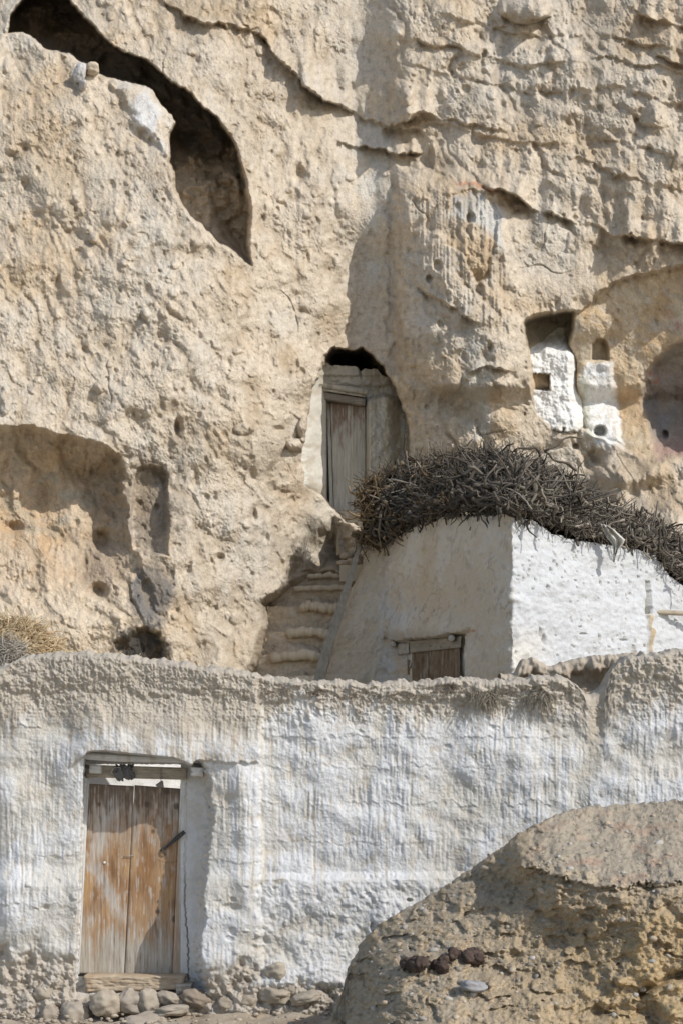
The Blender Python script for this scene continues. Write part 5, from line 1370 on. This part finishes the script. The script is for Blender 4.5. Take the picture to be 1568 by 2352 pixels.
# ================================================================== LOOSE THINGS
def build_stones():
    spec = [  # u, v, ru, rv, Y, colour, label
        (105, 2280, 35, 26, 13.93, (.40, .35, .28), 'round tan cobble left of the lower door, set in broken render'),
        (117, 2334, 24, 23, 13.80, (.36, .31, .25), 'small brown cobble at the bottom left under the round tan one'),
        (170, 2330, 30, 27, 13.78, (.38, .335, .28), 'dull brown stone below the whitewashed foot of the left door jamb'),
        (243, 2306, 35, 31, 13.74, (.42, .365, .29), 'smooth blocky tan cobble under the left half of the door threshold'),
        (300, 2302, 30, 25, 13.80, (.37, .325, .27), 'lumpy grey-brown rock in the middle under the door threshold'),
        (338, 2300, 26, 26, 13.82, (.39, .345, .285), 'angular upright rock right of the lumpy one under the threshold'),
        (386, 2295, 27, 17, 13.86, (.35, .31, .255), 'small flat-topped stone under the right end of the threshold'),
        (396, 2323, 38, 13, 13.66, (.37, .33, .275), 'thin flat slab lying in the dirt below the right end of the threshold'),
        (335, 2348, 48, 14, 13.55, (.39, .34, .28), 'low wide slab at the very bottom edge below the door'),
        (452, 2293, 36, 19, 13.90, (.29, .24, .19), 'dark brown rock under the right door jamb'),
        (635, 2234, 26, 21, 13.86, (.40, .355, .29), 'rounded cobble showing through the white render right of the door'),
        (634, 2286, 32, 18, 13.82, (.385, .335, .27), 'oval stone in the wall foot straight below the rounded cobble'),
        (672, 2268, 20, 16, 13.86, (.38, .33, .27), 'small blunt stone between two larger ones at the wall foot'),
        (702, 2292, 34, 14, 13.80, (.385, .34, .28), 'long flat stone at the wall foot near the big foreground rock'),
        (716, 2246, 16, 20, 13.88, (.33, .285, .23), 'upright brown stone under a flake of white render near the foreground rock'),
        (522, 2304, 24, 17, 13.86, (.35, .30, .24), 'earthy brown stone right of the dark rock by the door jamb'),
        (566, 2300, 26, 20, 13.85, (.36, .31, .25), 'crumbly stone midway along the wall foot'),
    ]
    for i, (u, v, ru, rv, Y, c, lab) in enumerate(spec):
        s = K * Y
        o = lump('stone', P(u, v, Y + .015), (ru * s * 1.0, .6 * (ru + rv) * .5 * s + .05, rv * s), M_STONE, seed=i + 3, amp=.20, freq=1.5, power=2.3 + .5 * (i % 3), rot=(.3 * math.sin(i * 1.7), .22 * math.sin(i * 2.3), .6 * math.sin(i)), col=c)
        tag(o, lab, 'stone', 'stones at the foot of the whitewashed wall')
    # loose stones by the head of the stairs
    for i, (u, v, ru, rv, Y, lab) in enumerate([(795, 1278, 13, 9, 19.42, 'topmost brown stone of the little pile at the head of the stairs'), (812, 1268, 12, 10, 19.5, 'pale stone leaning on the timber at the head of the stairs'),
                                          (788, 1294, 15, 7, 19.3, 'flat stone at the bottom left of the pile by the stair head'), (810, 1292, 16, 9, 19.32, 'rounded stone next to the timber in the stair-head pile'), (836, 1272, 9, 8, 19.4, 'small stone just right of the timber rail top')]):
        s = K * Y
        tag(lump('stone', P(u, v, Y), (ru * s, ru * s, rv * s), M_STONE, seed=40 + i, amp=.16, rot=(0, .2 * math.sin(i * 3), .5), col=(.43, .36, .27), nu=28, nv=16), lab, 'stone', 'loose stones at the stair head')
    for i, (u, v, ru, rv, lab, c) in enumerate([(183, 168, 13, 22, 'tall pale grey stone standing on the rim below the upper left cave', (.50, .49, .48)), (212, 158, 15, 14, 'rounded sandy stone on the cave rim right of the tall grey one', (.50, .43, .33)), (190, 196, 8, 12, 'small grey stone under the tall pale one on the cave rim', (.46, .44, .42))]):
        Y = on_cliff(u, v + rv * .8) - .05; s = K * Y
        tag(lump('stone', P(u, v, Y), (ru * s, .1, rv * s), M_STONE, seed=60 + i, amp=.18, power=2.4, rot=(0, .18, .3), col=c), lab, 'stone', 'stones on the cave rim')
    o = lump('stone', P(1455, 1508, 14.75), (.035, .06, .03), M_STONE, seed=71, amp=.15, col=(.43, .36, .28), nu=20, nv=12)
    o.location = (0, 0, 0)
    tag(o, 'little tan stone on the cap of the bare mud wall at the right', 'stone')
build_stones()

def build_dung():
    rng = random.Random(31)
    for u, v, ru, rv, n, lab in [(950, 2214, 30, 21, 16, 'leftmost dark brown dung lump on the foreground rock'), (1013, 2216, 18, 18, 9, 'smallest dung lump, between the two bigger clumps on the rock'), (1040, 2192, 15, 15, 7, 'dung lump touching the rightmost clump on the rock'), (1090, 2197, 30, 20, 15, 'rightmost big cracked dung clump on the foreground rock')]:
        mb = MB()
        for k in range(n):
            a = rng.uniform(0, 6.28); r = math.sqrt(rng.random()) * .8
            uu, vv = u + ru * r * math.cos(a) * .85, v + rv * r * math.sin(a) * .7
            Y = on_outcrop(uu, vv + 6) - .05 + .03 * rng.uniform(-1, 1)
            q = rng.uniform(.32, .55) * rv * K * Y * 1.25
            lump(None, P(uu, vv, Y), (q * rng.uniform(1, 1.5), q * 1.2, q), None, seed=rng.randrange(500), amp=.28, freq=2.2, power=2.2, rot=(rng.uniform(-.5, .5), rng.uniform(-.6, .6), rng.uniform(0, 3)), col=np.array((.085, .062, .052)) * rng.uniform(.8, 1.25), nu=22, nv=13, mb=mb, colvar=.35)
        tag(mb.build('dung', M_DUNG), lab, 'dung', 'dried dung on the foreground rock')
    Y = on_outcrop(1086, 2270) - .05
    tag(lump('grey_stone', P(1086, 2266, Y), (.082, .07, .036), M_STONE, seed=83, amp=.16, power=3.2, rot=(0, .12, .3), col=(.30, .30, .31)), 'angular blue-grey stone on the rock below the dung', 'stone')
    mb = MB()
    for k in range(520):
        u = 800 + rng.random() ** 1.3 * 760; v = rng.uniform(1850, 2400)
        j = int((u - 640) / 2.2)
        if v < OV[0, j] + 6: continue
        if u > 1250 and 2030 < v and rng.random() < .7: continue
        Y = on_outcrop(u, v); q = rng.choice([2.2, 2.6, 3, 3.4, 4.2, 5.5, 8]) * K * Y
        lump(None, P(u, v, Y), (q * rng.uniform(.9, 1.7), q, q * rng.uniform(.6, .9)), None, seed=rng.randrange(400), amp=.2, rot=(0, rng.uniform(-.4, .4), rng.uniform(0, 3)), col=np.array(rng.choice([(.42, .36, .28), (.36, .33, .29), (.46, .37, .27), (.30, .27, .23), (.44, .42, .38)])) * rng.uniform(.85, 1.1), nu=9, nv=6, mb=mb)
    tag(mb.build('gravel', M_STONE), 'loose gravel scattered over the foreground rock', 'gravel', kind='stuff')
    # gravel and crumbs in the dirt at the wall foot
    mb = MB()
    for k in range(420):
        x = rng.uniform(-2.9, 0.2); y = rng.uniform(12.9, 13.9); q = rng.choice([.006, .008, .011, .016, .022])
        z = -2.09 + .03 * float(sm(13.3, 13.95, np.array(min(y + .05, 13.85))))
        lump(None, (x, y, z + .01), (q * rng.uniform(1, 1.6), q, q * .7), None, seed=rng.randrange(400), amp=.2, rot=(0, 0, rng.uniform(0, 3)), col=np.array((.38, .325, .26)) * rng.uniform(.75, 1.2), nu=9, nv=6, mb=mb)
    tag(mb.build('rubble', M_STONE), 'small rubble and crumbs in the dirt in front of the lower door', 'gravel', kind='stuff')
build_dung()

def build_straw():
    rng = random.Random(41)
    def heap(name, lab, cu, cv, ru, rv, Y, n, cols, thick, L, drop=0.0, cat='straw'):
        mb = MB()
        for k in range(n):
            a = rng.uniform(0, math.pi); r = math.sqrt(rng.random())
            u = cu + ru * r * math.cos(a); v = cv - rv * r * math.sin(a)
            y = Y - .35 * (1 - r) + rng.uniform(-.05, .05)
            v += rv * .16 * float(perlin(np.array([u / 17.]), np.array([.5]), 977)[0])
            c = np.array(P(u, v, y)); d = np.array([rng.gauss(.3, 1), rng.gauss(0, .5), rng.gauss(-.15, .6) - drop]); d /= np.linalg.norm(d)
            l = rng.uniform(*L) * (1.5 if rng.random() < .12 else 1); b = np.array([0, 0, -rng.uniform(0, .18) * l])
            mb.tube([c - d * l / 2 + b, c + rng.gauss(0, .01), c + d * l / 2 + b], thick * rng.uniform(.6, 1.2), 4, np.array(rng.choice(cols)) * rng.uniform(.75, 1.2))
        s = K * Y
        lump(None, P(cu, cv, Y), (ru * s * .84, .16, rv * s * .84), None, seed=5, amp=.05, col=np.array(cols[-1]) * .55, mb=mb)
        tag(mb.build(name, M_STRAW), lab, cat, kind='stuff')
    heap('straw', 'heap of golden straw on the ledge behind the wall at the left edge', 20, 1520, 118, 102, 16.0, 1700, [(.56, .45, .29), (.48, .35, .20), (.64, .54, .37), (.36, .26, .15)], .0036, (.10, .34), .25)
    heap('dry_twigs', 'grey tangle of dry twigs in front of the straw heap at the left edge', 6, 1556, 62, 92, 15.2, 620, [(.36, .33, .29), (.27, .24, .20), (.44, .40, .34), (.24, .21, .17)], .0042, (.10, .30), .2, 'twigs')
    mb = MB()
    for k in range(420):
        u = rng.uniform(110, 330); v = np.interp(u, [110, 250, 330], [1512, 1513, 1530]) - abs(rng.gauss(0, 4)); c = np.array(P(u, v, rng.uniform(14.5, 16.2)))
        d = np.array([rng.gauss(0, 1), rng.gauss(0, .6), rng.gauss(0, .35)]); d /= np.linalg.norm(d); l = rng.uniform(.06, .2)
        mb.tube([c - d * l / 2, c + [0, 0, .008], c + d * l / 2], .0028, 4, np.array((.58, .47, .27)) * rng.uniform(.75, 1.15))
    tag(mb.build('loose_straw', M_STRAW), 'thin line of loose pale straw lying along the wall top beside the straw heap', 'straw', kind='stuff')
    # withered tufts on the wall head
    for u, v, n, L, lab in [(1112, 1598, 110, .17, 'larger withered grass tuft drooping over the wall head below the house door'), (1238, 1600, 100, .15, 'withered grass tuft drooping over the wall head further right, near the notch'), (520, 1586, 40, .10, 'small sparse dry tuft on the wall head above and right of the lower door')]:
        mb = MB()
        for k in range(n):
            uu = u + rng.gauss(0, 15); vv = v + rng.gauss(0, 8); p = [np.array(P(uu, vv, WALL_Y + rng.uniform(-.05, .0)))]
            d = np.array([rng.gauss(.0, .6), -abs(rng.gauss(.5, .4)), rng.gauss(.1, .5)])
            for j in range(4):
                d = d + np.array([0, .05, -.42]); d /= np.linalg.norm(d); p.append(p[-1] + d * L * rng.uniform(.6, 1.2) / 4)
            mb.tube(p, np.array([.0028, .0026, .0022, .0018, .001]), 4, np.array(rng.choice([(.26, .235, .19), (.36, .32, .25), (.18, .16, .13)])))
        tag(mb.build('grass_tuft', M_STRAW), lab, 'grass tuft', 'dry tufts on the wall head')
    # twiggy fringe under the cap of the courtyard wall
    mb = MB()
    for k in range(560):
        u = rng.uniform(600, 1330)
        if perlin(np.array([u / 40.]), np.array([.5]), 471)[0] + .35 < rng.random() * .8: continue
        u = u; v = float(wall_top(u)) + rng.gauss(19, 6); c = np.array(P(u, v, WALL_Y - .03 + rng.uniform(-.02, .02)))
        d = np.array([rng.gauss(0, 1), rng.gauss(-.2, .5), rng.gauss(-.3, .7)]); d /= np.linalg.norm(d); l = rng.uniform(.02, .07)
        mb.tube([c - d * l / 2, c + rng.gauss(0, .004), c + d * l / 2], .0022, 4, np.array((.20, .165, .13)) * rng.uniform(.7, 1.6))
    tag(mb.build('wall_head_twigs', M_TWIG), 'fringe of short brown twigs bedded in the mud along the wall head', 'twigs', kind='stuff')
build_straw()
